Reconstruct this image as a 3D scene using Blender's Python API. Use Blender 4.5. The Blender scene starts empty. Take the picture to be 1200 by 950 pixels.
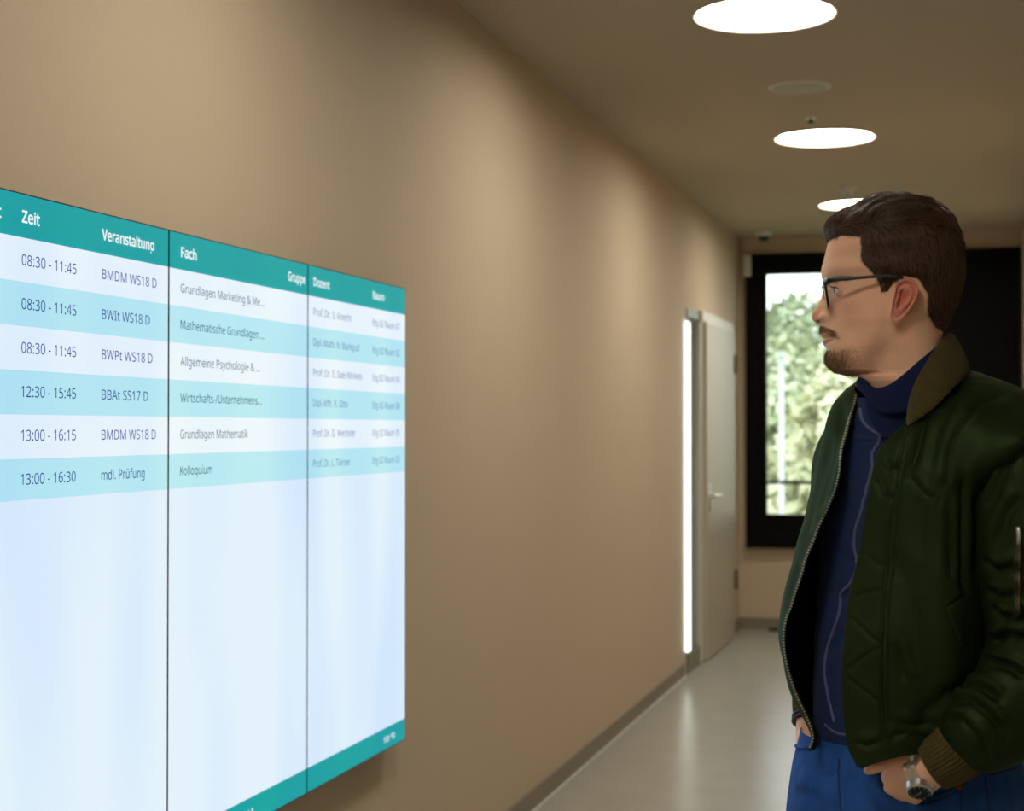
import bpy, bmesh, math, random
import numpy as np
from mathutils import Vector, Matrix, noise

# ---------------------------------------------------------------- camera, world, exposure
SC = bpy.context.scene
COL = SC.collection
cam_data = bpy.data.cameras.new('camera')
cam = bpy.data.objects.new('camera', cam_data)
COL.objects.link(cam)
cam.location = (0.0, 0.0, 1.522)
cam.rotation_euler = (math.radians(90.80), 0.0, math.radians(15.44))
cam_data.sensor_width = 36.0
cam_data.lens = 57.9
cam_data.clip_start = 0.05
cam_data.clip_end = 400
cam_data.dof.use_dof = True
cam_data.dof.focus_distance = 2.75
cam_data.dof.aperture_fstop = 5.6
SC.camera = cam

world = bpy.data.worlds.new('world')
SC.world = world
world.use_nodes = True
wn = world.node_tree.nodes
bgn = wn['Background']
tc = wn.new('ShaderNodeTexCoord')
sep = wn.new('ShaderNodeSeparateXYZ')
rampn = wn.new('ShaderNodeValToRGB')
rampn.color_ramp.elements[0].position = 0.0
rampn.color_ramp.elements[0].color = (0.80, 0.88, 0.86, 1)
rampn.color_ramp.elements[1].position = 0.6
rampn.color_ramp.elements[1].color = (0.84, 0.94, 1.0, 1)
world.node_tree.links.new(tc.outputs['Generated'], sep.inputs[0])
world.node_tree.links.new(sep.outputs['Z'], rampn.inputs[0])
world.node_tree.links.new(rampn.outputs[0], bgn.inputs[0])
bgn.inputs[1].default_value = 2.8

SC.view_settings.view_transform = 'Standard'
SC.view_settings.look = 'None'
SC.view_settings.exposure = 0.0
SC.view_settings.gamma = 1.0
SC.view_settings.use_curve_mapping = False
SC.cycles.max_bounces = 8
SC.cycles.sample_clamp_indirect = 6.0

# ---------------------------------------------------------------- materials
MATS = {}
def srgb(r, g, b):
    f = lambda c: (c/255/12.92) if c/255 <= 0.04045 else ((c/255+0.055)/1.055)**2.4
    return (f(r), f(g), f(b), 1.0)

def mat(name, col, rough=0.6, metal=0.0, spec=0.5, emit=None, estr=0.0, noise_scale=None, noise_amt=0.06,
        bump=None, bump_scale=200.0, bump_dist=0.002, sheen=0.0, coat=0.0, trans=0.0, sss=0.0, aniso=0.0, stretch=(1, 1, 1)):
    m = bpy.data.materials.new(name)
    m.use_nodes = True
    nt = m.node_tree
    b = nt.nodes['Principled BSDF']
    b.inputs['Base Color'].default_value = col
    b.inputs['Roughness'].default_value = rough
    b.inputs['Metallic'].default_value = metal
    b.inputs['Specular IOR Level'].default_value = spec
    b.inputs['Sheen Weight'].default_value = sheen
    b.inputs['Coat Weight'].default_value = coat
    b.inputs['Transmission Weight'].default_value = trans
    b.inputs['Subsurface Weight'].default_value = sss
    if emit:
        b.inputs['Emission Color'].default_value = emit
        b.inputs['Emission Strength'].default_value = estr
    if noise_scale or bump:
        t = nt.nodes.new('ShaderNodeTexCoord')
        mp = nt.nodes.new('ShaderNodeMapping')
        mp.inputs['Scale'].default_value = stretch
        nt.links.new(t.outputs['Object'], mp.inputs[0])
    if noise_scale:
        n = nt.nodes.new('ShaderNodeTexNoise')
        n.inputs['Scale'].default_value = noise_scale
        n.inputs['Detail'].default_value = 5
        nt.links.new(mp.outputs[0], n.inputs['Vector'])
        mx = nt.nodes.new('ShaderNodeMix'); mx.data_type = 'RGBA'
        c0 = [max(0, c*(1-noise_amt)) for c in col[:3]] + [1]
        c1 = [min(1, c*(1+noise_amt)) for c in col[:3]] + [1]
        mx.inputs[6].default_value = c0; mx.inputs[7].default_value = c1
        nt.links.new(n.outputs['Fac'], mx.inputs[0])
        nt.links.new(mx.outputs[2], b.inputs['Base Color'])
    if bump:
        n2 = nt.nodes.new('ShaderNodeTexNoise')
        n2.inputs['Scale'].default_value = bump_scale
        n2.inputs['Detail'].default_value = 4
        nt.links.new(mp.outputs[0], n2.inputs['Vector'])
        bp = nt.nodes.new('ShaderNodeBump')
        bp.inputs['Strength'].default_value = bump
        bp.inputs['Distance'].default_value = bump_dist
        nt.links.new(n2.outputs['Fac'], bp.inputs['Height'])
        nt.links.new(bp.outputs[0], b.inputs['Normal'])
    MATS[name] = m
    return m

def emitter(name, col, strength):
    m = bpy.data.materials.new(name)
    m.use_nodes = True
    nt = m.node_tree
    nt.nodes.remove(nt.nodes['Principled BSDF'])
    e = nt.nodes.new('ShaderNodeEmission')
    e.inputs[0].default_value = col
    e.inputs[1].default_value = strength
    nt.links.new(e.outputs[0], nt.nodes['Material Output'].inputs[0])
    MATS[name] = m
    return m

mat('wall_paint', srgb(200, 183, 157), 0.75, bump=0.25, bump_scale=260, bump_dist=0.001, noise_scale=3, noise_amt=0.02)
mat('ceiling_paint', srgb(182, 170, 150), 0.85, noise_scale=2, noise_amt=0.02)
mat('floor_lino', srgb(168, 166, 156), 0.27, spec=0.5, noise_scale=6, noise_amt=0.08, bump=0.06, bump_scale=120, bump_dist=0.001)
mat('base_grey', srgb(140, 130, 114), 0.6)
mat('white_paint', srgb(214, 212, 200), 0.45)
mat('door_paint', srgb(182, 174, 152), 0.4)
mat('black_frame', (0.0012, 0.0012, 0.001, 1), 0.6, spec=0.12)
mat('steel', srgb(232, 232, 232), 0.32, metal=1.0)
mat('brass', srgb(112, 92, 60), 0.45, metal=1.0)
mat('black_plastic', srgb(14, 14, 15), 0.35)
mat('glass', (1, 1, 1, 1), 0.0, trans=1.0)
MATS['glass'].node_tree.nodes['Principled BSDF'].inputs['IOR'].default_value = 1.45
mat('white_plastic', srgb(205, 205, 200), 0.5)
mat('outside_metal', srgb(190, 198, 192), 0.6)
emitter('lamp_glow', (1.0, 0.92, 0.80, 1), 39.0)
emitter('strip_glow', (0.93, 1.0, 0.88, 1), 2.6)

# ---------------------------------------------------------------- helpers
def link_mesh(name, verts, faces, m, parent=None, smooth=False):
    me = bpy.data.meshes.new(name)
    me.from_pydata([tuple(v) for v in verts], [], faces)
    me.materials.append(MATS[m] if isinstance(m, str) else m)
    if smooth:
        me.polygons.foreach_set('use_smooth', [True]*len(me.polygons))
    me.update()
    o = bpy.data.objects.new(name, me)
    COL.objects.link(o)
    if parent is not None:
        o.parent = parent
        o.matrix_parent_inverse = Matrix.Translation(-parent.location)
    return o

class MB:
    """collects shapes into one mesh"""
    def __init__(s): s.v = []; s.f = []
    def box(s, x0, x1, y0, y1, z0, z1):
        n = len(s.v)
        s.v += [(x, y, z) for z in (z0, z1) for y in (y0, y1) for x in (x0, x1)]
        s.f += [tuple(n+i for i in q) for q in ((0, 2, 3, 1), (4, 5, 7, 6), (0, 1, 5, 4), (2, 6, 7, 3), (0, 4, 6, 2), (1, 3, 7, 5))]
        return s
    def add(s, verts, faces):
        n = len(s.v); s.v += [tuple(v) for v in verts]; s.f += [tuple(n+i for i in q) for q in faces]; return s
    def cyl(s, c, r, h, axis=2, seg=32, r2=None, cap=True):
        r2 = r if r2 is None else r2
        n = len(s.v)
        for k, (rr, t) in enumerate(((r, 0), (r2, h))):
            for i in range(seg):
                a = 2*math.pi*i/seg
                p = [rr*math.cos(a), rr*math.sin(a)]
                q = [0, 0, 0]; q[axis] = t; q[(axis+1) % 3] = p[0]; q[(axis+2) % 3] = p[1]
                s.v.append((c[0]+q[0], c[1]+q[1], c[2]+q[2]))
        for i in range(seg):
            j = (i+1) % seg
            s.f.append((n+i, n+j, n+seg+j, n+seg+i))
        if cap:
            s.f.append(tuple(n+i for i in reversed(range(seg)))); s.f.append(tuple(n+seg+i for i in range(seg)))
        return s
    def tube(s, pts, r, seg=8, cap=True):
        pts = [Vector(p) for p in pts]
        n = len(s.v); N = len(pts)
        rs = r if hasattr(r, '__len__') else [r]*N
        prev = None
        for i, p in enumerate(pts):
            t = (pts[min(i+1, N-1)] - pts[max(i-1, 0)]).normalized()
            if prev is None:
                a = Vector((0, 0, 1)) if abs(t.z) < 0.9 else Vector((1, 0, 0))
                u = t.cross(a).normalized()
            else:
                u = (prev - t*prev.dot(t)).normalized()
            prev = u
            w = t.cross(u)
            for k in range(seg):
                a = 2*math.pi*k/seg
                s.v.append(tuple(p + (u*math.cos(a) + w*math.sin(a))*rs[i]))
        for i in range(N-1):
            for k in range(seg):
                j = (k+1) % seg
                s.f.append((n+i*seg+k, n+i*seg+j, n+(i+1)*seg+j, n+(i+1)*seg+k))
        if cap:
            s.f.append(tuple(n+k for k in reversed(range(seg)))); s.f.append(tuple(n+(N-1)*seg+k for k in range(seg)))
        return s
    def build(s, name, m, parent=None, smooth=False):
        return link_mesh(name, s.v, s.f, m, parent, smooth)

def root(name, loc, label, cat, group=None):
    o = bpy.data.objects.new(name, None)
    COL.objects.link(o)
    o.location = loc
    o.empty_display_size = 0.1
    o['label'] = label; o['category'] = cat
    if group: o['group'] = group
    return o

def tag(o, label, cat, group=None):
    o['label'] = label; o['category'] = cat
    if group: o['group'] = group
    return o

def struct(o):
    o['kind'] = 'structure'; return o

def bevel(o, w, seg=2):
    md = o.modifiers.new('bevel', 'BEVEL'); md.width = w; md.segments = seg; md.limit_method = 'ANGLE'
    return o

# ---------------------------------------------------------------- the corridor
WX, FY, CZ = -1.68, 12.60, 2.973
RX, RN = 2.6, 0.395          # foyer wall, narrow corridor wall
BY = -3.5
DY0, DY1, DZ = 10.02, 12.10, 2.27   # opening for glowing strip, side pane and door
struct(MB().box(WX-0.5, RX+0.3, BY-0.3, FY+0.3, -0.12, 0.0).build('floor', 'floor_lino'))
LAMPX = -0.68
LAMPY = [-1.90, 0.67, 3.23, 5.795, 8.34, 10.90]
def ceiling():
    m = MB()
    hs, R, n = 0.36, 0.245, 48
    ys = [BY-0.2]
    for y in LAMPY:
        m.add([(WX-0.3, ys[-1], CZ), (RX+0.3, ys[-1], CZ), (RX+0.3, y-hs, CZ), (WX-0.3, y-hs, CZ)], [(0, 3, 2, 1)])
        m.add([(WX-0.3, y-hs, CZ), (LAMPX-hs, y-hs, CZ), (LAMPX-hs, y+hs, CZ), (WX-0.3, y+hs, CZ)], [(0, 3, 2, 1)])
        m.add([(LAMPX+hs, y-hs, CZ), (RX+0.3, y-hs, CZ), (RX+0.3, y+hs, CZ), (LAMPX+hs, y+hs, CZ)], [(0, 3, 2, 1)])
        vs = []
        for i in range(n):
            a = 2*math.pi*(i+0.5)/n
            c, s_ = math.cos(a), math.sin(a)
            k = hs/max(abs(c), abs(s_))
            vs += [(LAMPX+R*c, y+R*s_, CZ), (LAMPX+k*c, y+k*s_, CZ), (LAMPX+R*c, y+R*s_, CZ+0.05)]
        fs = []
        for i in range(n):
            j = (i+1) % n
            fs += [(3*i, 3*i+1, 3*j+1, 3*j), (3*i, 3*j, 3*j+2, 3*i+2)]
        # corner gaps of the square
        m.add(vs, fs)
        for sx in (-1, 1):
            for sy in (-1, 1):
                q = [vs[3*i+1] for i in range(n)]
                cand = sorted(q, key=lambda p: (p[0]-(LAMPX+sx*hs))**2+(p[1]-(y+sy*hs))**2)[:2]
                m.add([cand[0], cand[1], (LAMPX+sx*hs, y+sy*hs, CZ)], [(0, 1, 2)])
        ys.append(y+hs)
    m.add([(WX-0.3, ys[-1], CZ), (RX+0.3, ys[-1], CZ), (RX+0.3, FY+0.2, CZ), (WX-0.3, FY+0.2, CZ)], [(0, 3, 2, 1)])
    m.box(WX-0.3, RX+0.3, BY-0.2, FY+0.2, CZ+0.06, CZ+0.2)
    return struct(m.build('ceiling', 'ceiling_paint'))
ceiling()
w = MB()
w.box(WX-0.2, WX, BY, DY0, 0, CZ+0.06).box(WX-0.2, WX, DY0, DY1, DZ, CZ+0.06).box(WX-0.2, WX, DY1, FY+0.2, 0, CZ+0.06)
struct(w.build('wall_left', 'wall_paint'))
WIN = (-1.62, RN-0.015, 0.655, 2.845)
w = MB()
w.box(WX-0.2, WIN[0], FY, FY+0.25, 0, CZ+0.06).box(WIN[0], RN+0.2, FY, FY+0.25, 0, WIN[2]).box(WIN[0], RN+0.2, FY, FY+0.25, WIN[3], CZ+0.06).box(WIN[1], RN+0.2, FY, FY+0.25, WIN[2], WIN[3])
struct(w.build('wall_back', 'wall_paint'))
w = MB()
w.box(RN, RN+0.2, 6.5, FY, 0, CZ+0.06).box(RN+0.2, RX, 6.5, 6.7, 0, CZ+0.06).box(RX, RX+0.2, BY, 6.7, 0, CZ+0.06)
struct(w.build('wall_right', 'wall_paint'))
struct(MB().box(WX-0.2, RX+0.2, BY-0.2, BY, 0, CZ+0.06).build('wall_front', 'wall_paint'))
# skirting
struct(MB().box(WX, WX+0.012, BY, DY0-0.01, 0.0, 0.085).build('baseboard_left', 'base_grey'))
struct(MB().box(WX, WX+0.012, DY1+0.06, FY, 0.0, 0.085).build('baseboard_left', 'base_grey'))
struct(MB().box(WX+0.012, RN, FY-0.012, FY, 0.0, 0.085).build('baseboard_back', 'base_grey'))
struct(MB().box(RN-0.012, RN, 6.5, FY-0.012, 0.0, 0.085).build('baseboard_right', 'base_grey'))
# thin pale strip between skirting and floor
struct(MB().box(WX+0.012, WX+0.020, BY, DY0-0.01, 0.0, 0.008).build('trim_1', 'white_plastic'))

# ceiling lamps
lamp0 = None
for i, y in enumerate(LAMPY):
    lb = ['round recessed ceiling light at the foyer end, outside the picture', 'round recessed ceiling light over the camera, outside the picture',
          'round recessed ceiling light over the display panels, outside the picture', 'largest, nearest glowing round ceiling light in the picture',
          'glowing round ceiling light between the speaker grille and the smoke detector', 'farthest glowing round ceiling light, partly hidden by the man\'s hair'][i]
    r = root('ceiling_light', (LAMPX, y, CZ), lb, 'ceiling light', 'round recessed ceiling lights')
    MB().cyl((LAMPX, y, CZ+0.034), 0.238, 0.008, seg=64).build('diffuser', 'lamp_glow', r)
    rr = MB()
    n = 64
    vs, fs = [], []
    for k in range(n):
        a = 2*math.pi*k/n
        c, s_ = math.cos(a), math.sin(a)
        for (R, z) in ((0.2445, CZ+0.05), (0.2445, CZ-0.001), (0.250, CZ-0.003), (0.252, CZ-0.0005)):
            vs.append((LAMPX+R*c, y+R*s_, z))
    for k in range(n):
        j = (k+1) % n
        for q in range(3):
            fs.append((4*k+q, 4*j+q, 4*j+q+1, 4*k+q+1))
    rr.add(vs, fs).build('trim_ring', 'white_paint', r, smooth=True)

# ceiling loudspeaker grille
r = root('ceiling_speaker', (-0.68, 7.056, CZ), 'flat round pale speaker grille in the ceiling between the two nearest lights', 'ceiling speaker')
MB().cyl((-0.68, 7.056, CZ-0.006), 0.128, 0.006, seg=48, r2=0.134).build('rim', 'white_paint', r)
g = MB().cyl((-0.68, 7.056, CZ-0.008), 0.118, 0.003, seg=48)
g.build('grille', mat('grille_paint', srgb(186, 190, 174), 0.6, bump=1.0, bump_scale=400, bump_dist=0.003), r)
# small sprinkler head
r = root('sprinkler_head', (-0.698, 7.77, CZ), 'tiny dark sprinkler head in the ceiling before the middle light', 'sprinkler')
MB().cyl((-0.698, 7.77, CZ-0.006), 0.022, 0.006, seg=24).build('escutcheon', 'steel', r)
MB().cyl((-0.698, 7.77, CZ-0.022), 0.008, 0.016, seg=12).cyl((-0.698, 7.77, CZ-0.025), 0.018, 0.003, seg=16).build('nozzle', 'black_plastic', r)
# smoke detector
def lathe(m, c, prof, seg=32):
    n0 = len(m.v)
    for (rr, z) in prof:
        for k in range(seg):
            a = 2*math.pi*k/seg
            m.v.append((c[0]+rr*math.cos(a), c[1]+rr*math.sin(a), c[2]+z))
    for i in range(len(prof)-1):
        for k in range(seg):
            j = (k+1) % seg
            m.f.append((n0+i*seg+k, n0+i*seg+j, n0+(i+1)*seg+j, n0+(i+1)*seg+k))
    return m
r = root('smoke_detector', (-0.685, 10.03, CZ), 'small pale smoke detector on the ceiling before the farthest light', 'smoke detector')
lathe(MB(), (-0.685, 10.03, CZ), [(0.0001, -0.048), (0.028, -0.047), (0.034, -0.040), (0.036, -0.022), (0.05, -0.018), (0.053, 0)]).build('housing', 'white_plastic', r, True)
MB().cyl((-0.685, 10.03, CZ-0.052), 0.012, 0.005, seg=16).build('sensor', 'black_plastic', r)
# camera dome in the far corner
r = root('dome_camera', (-1.44, 12.2, CZ), 'white dome surveillance camera on the ceiling in the far left corner', 'camera')
lathe(MB(), (-1.44, 12.2, CZ), [(0.045, -0.035), (0.062, -0.030), (0.068, 0)]).build('housing', 'white_plastic', r, True)
lathe(MB(), (-1.44, 12.2, CZ), [(0.0001, -0.075), (0.02, -0.071), (0.036, -0.058), (0.045, -0.035)]).build('dome', 'black_plastic', r, True)
# white sensor box in the corner above the window
r = root('wall_sensor', (-1.60, FY, 2.74), 'small white upright sensor box beside the window top, in the corner', 'sensor')
bevel(MB().box(-1.64, -1.575, FY-0.075, FY-0.055, 2.675, 2.84).build('housing', 'white_plastic', r), 0.008)
MB().box(-1.632, -1.583, FY-0.055, FY, 2.70, 2.82).build('bracket', 'white_plastic', r)

# ---------------------------------------------------------------- far window
x0, x1, z0, z1 = WIN
fr = MB()
T = 0.075
yf, yb = FY-0.055, FY+0.09
fr.box(x0, x0+T, yf, yb, z0, z1).box(x1-T, x1, yf, yb, z0, z1).box(x0+T, x1-T, yf, yb, z1-T, z1).box(x0+T, x1-T, yf, yb, z0, z0+0.11)
w1 = struct(bevel(fr.build('window_1', 'black_frame'), 0.004))
PX = -0.36
sx0, sx1, sz0, sz1 = x0+T, PX, z0+0.11, z1-T
sash = MB()
S = 0.075
ys0, ys1 = FY-0.03, FY+0.06
sash.box(sx0, sx0+S, ys0, ys1, sz0, sz1).box(sx1-S, sx1, ys0, ys1, sz0, sz1).box(sx0+S, sx1-S, ys0, ys1, sz1-S, sz1).box(sx0+S, sx1-S, ys0, ys1, sz0, sz0+0.105)
sash = bevel(sash.build('sash', 'black_frame', w1), 0.004)
MB().box(sx0+S, sx1-S, FY+0.012, FY+0.018, sz0+0.105, sz1-S).build('pane', 'glass', w1)
MB().box(PX, x1-T, FY-0.01, FY+0.06, z0+0.11, z1-T).build('solid_panel', 'black_frame', w1)
struct(MB().box(x0, x1, FY-0.075, FY-0.0, z0-0.035, z0).build('trim_2', 'black_frame'))
r = tag(MB().box(-1.44, -1.36, 12.45, 12.53, 0.0, 0.022).build('door_stop', 'black_plastic'), 'small flat black door stop on the floor below the far window', 'door stop')
bevel(r, 0.008)

# ---------------------------------------------------------------- door side: glowing strip, side pane, door
r = root('glow_strip', (WX, 10.06, 0.15), 'tall narrow glowing white strip upright beside the door', 'light')
MB().box(WX, WX+0.006, 10.03, 10.10, 0.13, 2.20).build('housing', 'steel', r)
bevel(MB().box(WX+0.006, WX+0.036, 10.035, 10.095, 0.15, 2.18).build('diffuser', 'strip_glow', r), 0.012, 3)
struct(MB().box(WX-0.2, WX, DY0, 10.14, 0, DZ).build('trim_3', 'wall_paint'))
w2 = MB().box(WX-0.06, WX+0.01, 10.14, 10.18, 0, DZ).box(WX-0.06, WX+0.01, 10.18, 10.62, DZ-0.05, DZ).box(WX-0.06, WX+0.01, 10.18, 10.62, 0, 0.12)
w2 = struct(w2.build('window_2', mat('grey_frame', srgb(120, 124, 108), 0.4)))
MB().box(WX-0.02, WX-0.012, 10.18, 10.62, 0.12, DZ-0.05).build('pane', 'glass', w2)
# room seen through the side pane
struct(MB().box(WX-1.6, WX-1.5, 9.6, 12.6, 0, 2.6).box(WX-1.5, WX-0.2, 9.6, 9.7, 0, 2.6).box(WX-1.5, WX-0.2, 12.5, 12.6, 0, 2.6).box(WX-1.6, WX-0.2, 9.6, 12.6, 2.6, 2.7).box(WX-1.6, WX-0.2, 9.6, 12.6, -0.1, 0).build('wall_side', mat('room_paint', srgb(150, 152, 130), 0.7)))
d = MB().box(WX-0.1, WX+0.015, 10.62, 10.70, 0, DZ).box(WX-0.1, WX+0.03, 10.62, DY1, DZ-0.05, DZ+0.02).box(WX-0.1, WX+0.015, 12.04, DY1, 0, DZ)
d = struct(bevel(d.build('door_1', 'white_paint'), 0.003))
bevel(MB().box(WX-0.03, WX+0.045, 10.70, 12.03, 0.008, DZ-0.055).build('door_leaf', 'door_paint', d), 0.003)
h = MB().box(WX+0.045, WX+0.053, 10.76, 10.80, 0.98, 1.16)
h.tube([(WX+0.05, 10.78, 1.08), (WX+0.10, 10.78, 1.08), (WX+0.105, 10.80, 1.08), (WX+0.105, 10.92, 1.08)], 0.010)
h.build('door_handle', 'steel', d, True)
for z in (0.42, 1.99):
    MB().cyl((WX+0.052, 12.035, z-0.07), 0.012, 0.14, seg=16).box(WX+0.045, WX+0.049, 12.0, 12.06, z-0.06, z+0.06).build('hinge', 'brass', d)

# ---------------------------------------------------------------- display wall
ZT, ZB = 1.942, 0.593
HD, RH, FT = 0.077, 0.0784, 0.064
SX = WX+0.055
def screen_material():
    m = bpy.data.materials.new('screen_face')
    m.use_nodes = True
    nt = m.node_tree
    b = nt.nodes['Principled BSDF']
    b.inputs['Base Color'].default_value = (0.01, 0.01, 0.012, 1)
    b.inputs['Roughness'].default_value = 0.4
    b.inputs['Specular IOR Level'].default_value = 0.12
    g = nt.nodes.new('ShaderNodeTexCoord')
    s = nt.nodes.new('ShaderNodeSeparateXYZ')
    nt.links.new(g.outputs['Object'], s.inputs[0])
    # height measured down from the top edge
    dn = nt.nodes.new('ShaderNodeMath'); dn.operation = 'SUBTRACT'; dn.inputs[0].default_value = ZT
    nt.links.new(s.outputs['Z'], dn.inputs[1])
    rp = nt.nodes.new('ShaderNodeValToRGB')
    rp.color_ramp.interpolation = 'CONSTANT'
    k = nt.nodes.new('ShaderNodeMath'); k.operation = 'DIVIDE'; k.inputs[1].default_value = ZT-ZB
    nt.links.new(dn.outputs[0], k.inputs[0]); nt.links.new(k.outputs[0], rp.inputs[0])
    teal, white, stripe, body = srgb(0, 163, 163), srgb(237, 247, 252), srgb(186, 234, 242), srgb(226, 241, 252)
    H = ZT-ZB
    stops = [(0, teal), (HD/H, white)]
    for i in range(1, 6):
        stops.append(((HD+i*RH)/H, stripe if i % 2 else white))
    stops.append(((HD+6*RH)/H, body)); stops.append(((H-FT)/H, teal))
    e = rp.color_ramp.elements
    e[0].position, e[0].color = stops[0]
    e[1].position, e[1].color = stops[1]
    for p, c in stops[2:]:
        q = e.new(p); q.color = c
    # uneven backlight
    nz = nt.nodes.new('ShaderNodeTexNoise'); nz.inputs['Scale'].default_value = 3.2; nz.inputs['Detail'].default_value = 1
    mp = nt.nodes.new('ShaderNodeMapping'); mp.inputs['Scale'].default_value = (1, 1, 0.25)
    nt.links.new(g.outputs['Object'], mp.inputs[0]); nt.links.new(mp.outputs[0], nz.inputs['Vector'])
    mx = nt.nodes.new('ShaderNodeMix'); mx.data_type = 'RGBA'; mx.blend_type = 'MULTIPLY'; mx.inputs[0].default_value = 1.0
    r2 = nt.nodes.new('ShaderNodeValToRGB')
    r2.color_ramp.elements[0].position = 0.35; r2.color_ramp.elements[0].color = (0.84, 0.90, 1.0, 1)
    r2.color_ramp.elements[1].position = 0.62; r2.color_ramp.elements[1].color = (1.0, 1.0, 0.985, 1)
    nt.links.new(nz.outputs['Fac'], r2.inputs[0])
    nt.links.new(rp.outputs[0], mx.inputs[6]); nt.links.new(r2.outputs[0], mx.inputs[7])
    nt.links.new(mx.outputs[2], b.inputs['Emission Color'])
    b.inputs['Emission Strength'].default_value = 1.0
    MATS['screen_face'] = m
screen_material()
emitter('ink_white', srgb(240, 250, 250), 1.0)
emitter('ink_blue', srgb(58, 62, 158), 1.0)
emitter('ink_navy', srgb(38, 62, 140), 1.0)
emitter('ink_slate', srgb(70, 100, 122), 1.0)
emitter('ink_teal', srgb(36, 90, 104), 1.0)
emitter('ink_pale', srgb(96, 122, 170), 1.0)

FONT = None
try:
    import os
    FONT = bpy.data.fonts.load(os.path.join(bpy.utils.system_resource('DATAFILES'), 'fonts', 'NotoSansHebrew-Regular.woff2'))
except Exception:
    FONT = None
def lettering(body, y0, y1, zc, cap, ink, parent, bold=0.0, name='lettering'):
    """text on the screen plane between two places along the wall, fitted to that width"""
    c = bpy.data.curves.new(name, 'FONT')
    if FONT: c.font = FONT
    c.body = body
    c.size = 1.0
    c.offset = bold
    c.resolution_u = 4
    tmp = bpy.data.objects.new('tmp', c)
    COL.objects.link(tmp)
    bpy.context.view_layer.update()
    me = bpy.data.meshes.new_from_object(tmp.evaluated_get(bpy.context.evaluated_depsgraph_get()))
    COL.objects.unlink(tmp); bpy.data.objects.remove(tmp)
    v = np.empty(len(me.vertices)*3); me.vertices.foreach_get('co', v); v = v.reshape(-1, 3)
    xa, xb = v[:, 0].min(), v[:, 0].max()
    out = np.empty_like(v)
    out[:, 1] = y0 + (v[:, 0]-xa)/(xb-xa)*(y1-y0)
    out[:, 2] = zc - cap/2 + v[:, 1]*cap/0.714
    out[:, 0] = SX + 0.0012
    me.vertices.foreach_set('co', out.ravel())
    me.materials.clear(); me.materials.append(MATS[ink])
    me.name = name
    o = bpy.data.objects.new(name, me)
    COL.objects.link(o)
    o.parent = parent
    o.matrix_parent_inverse = Matrix.Translation(-parent.location)
    return o

PY = [2.397, 3.158, 3.920, 4.680]
plabel = ['leftmost and largest wall display panel, showing times and course codes', 'middle wall display panel, showing the subject names',
          'right-hand wall display panel, showing lecturers, rooms and the clock']
panels = []
for i in range(3):
    a, b = PY[i]+0.0018, PY[i+1]-0.0018
    r = root('display_panel', (WX, (a+b)/2, ZB), plabel[i], 'display panel', 'timetable display panels side by side on the wall')
    bevel(MB().box(WX+0.003, SX-0.004, a, b, ZB, ZT).build('housing', 'black_plastic', r), 0.002)
    MB().box(SX-0.004, SX, a, b, ZB-0.0005, ZT+0.0005).build('bezel', 'black_plastic', r)
    MB().box(SX, SX+0.0006, a+0.0022, b-0.0022, ZB+0.002, ZT-0.002).build('screen', 'screen_face', r)
    panels.append(r)
p0, p1, p2 = panels
zh = ZT-HD/2
zr = [ZT-HD-RH*(k+0.5) for k in range(6)]
lettering('Ort', 2.452, 2.530, zh, 0.0262, 'ink_white', p0, 0.02)
lettering('Zeit', 2.595, 2.654, zh, 0.0262, 'ink_white', p0, 0.02)
lettering('Veranstaltung', 2.877, 3.091, zh, 0.0262, 'ink_white', p0, 0.02)
lettering('Fach', 3.212, 3.287, zh, 0.0262, 'ink_white', p1, 0.02)
lettering('Gruppe', 3.79, 3.903, zh, 0.0262, 'ink_white', p1, 0.02)
lettering('Dozent', 3.956, 4.068, zh, 0.0262, 'ink_white', p2, 0.02)
lettering('Raum', 4.396, 4.492, zh, 0.0262, 'ink_white', p2, 0.02)
times = ['08:30 - 11:45', '08:30 - 11:45', '08:30 - 11:45', '12:30 - 15:45', '13:00 - 16:15', '13:00 - 16:30']
codes = [('BMDM WS18 D', 3.102), ('BWIt WS18 D', 3.073), ('BWPt WS18 D', 3.085), ('BBAt SS17 D', 3.067), ('BMDM WS18 D', 3.101), ('mdl. Pr\u00fcfung', 3.053)]
subj = [('Grundlagen Marketing & Me...', 3.646), ('Mathematische Grundlagen ...', 3.646), ('Allgemeine Psychologie & ...', 3.622), ('Wirtschafts-/Unternehmens...', 3.632),
        ('Grundlagen Mathematik', 3.555), ('Kolloquium', 3.366)]
lect = [('Prof. Dr. S. Knecht', 4.225), ('Dipl.-Math. N. Markgraf', 4.291), ('Prof. Dr. E. Soei-Winkels', 4.311), ('Dipl.-Kffr. K. Otto', 4.20), ('Prof. Dr. D. Wechsler', 4.259), ('Prof. Dr. L. Tairner', 4.22)]
rooms = ['07', '02', '04', '08', '05', '03']
for k in range(6):
    ink = 'ink_blue' if k % 2 == 0 else 'ink_navy'
    lettering(times[k], 2.595, 2.782, zr[k], 0.0245, ink, p0)
    lettering(codes[k][0], 2.878, codes[k][1], zr[k], 0.0238, ink, p0)
    lettering(subj[k][0], 3.211, subj[k][1], zr[k], 0.0235, 'ink_slate' if k % 2 == 0 else 'ink_teal', p1)
    lettering(lect[k][0], 3.955, lect[k][1], zr[k], 0.0235, 'ink_pale', p2)
    lettering('Etg 02 Raum '+rooms[k], 4.396, 4.625, zr[k], 0.0235, 'ink_pale', p2)
lettering('10:40', 4.489, 4.584, ZB+FT/2, 0.022, 'ink_white', p2, 0.01)
lettering('1 / 1', 3.522, 3.589, ZB+FT/2-0.002, 0.022, 'ink_white', p1, 0.01)

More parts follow.
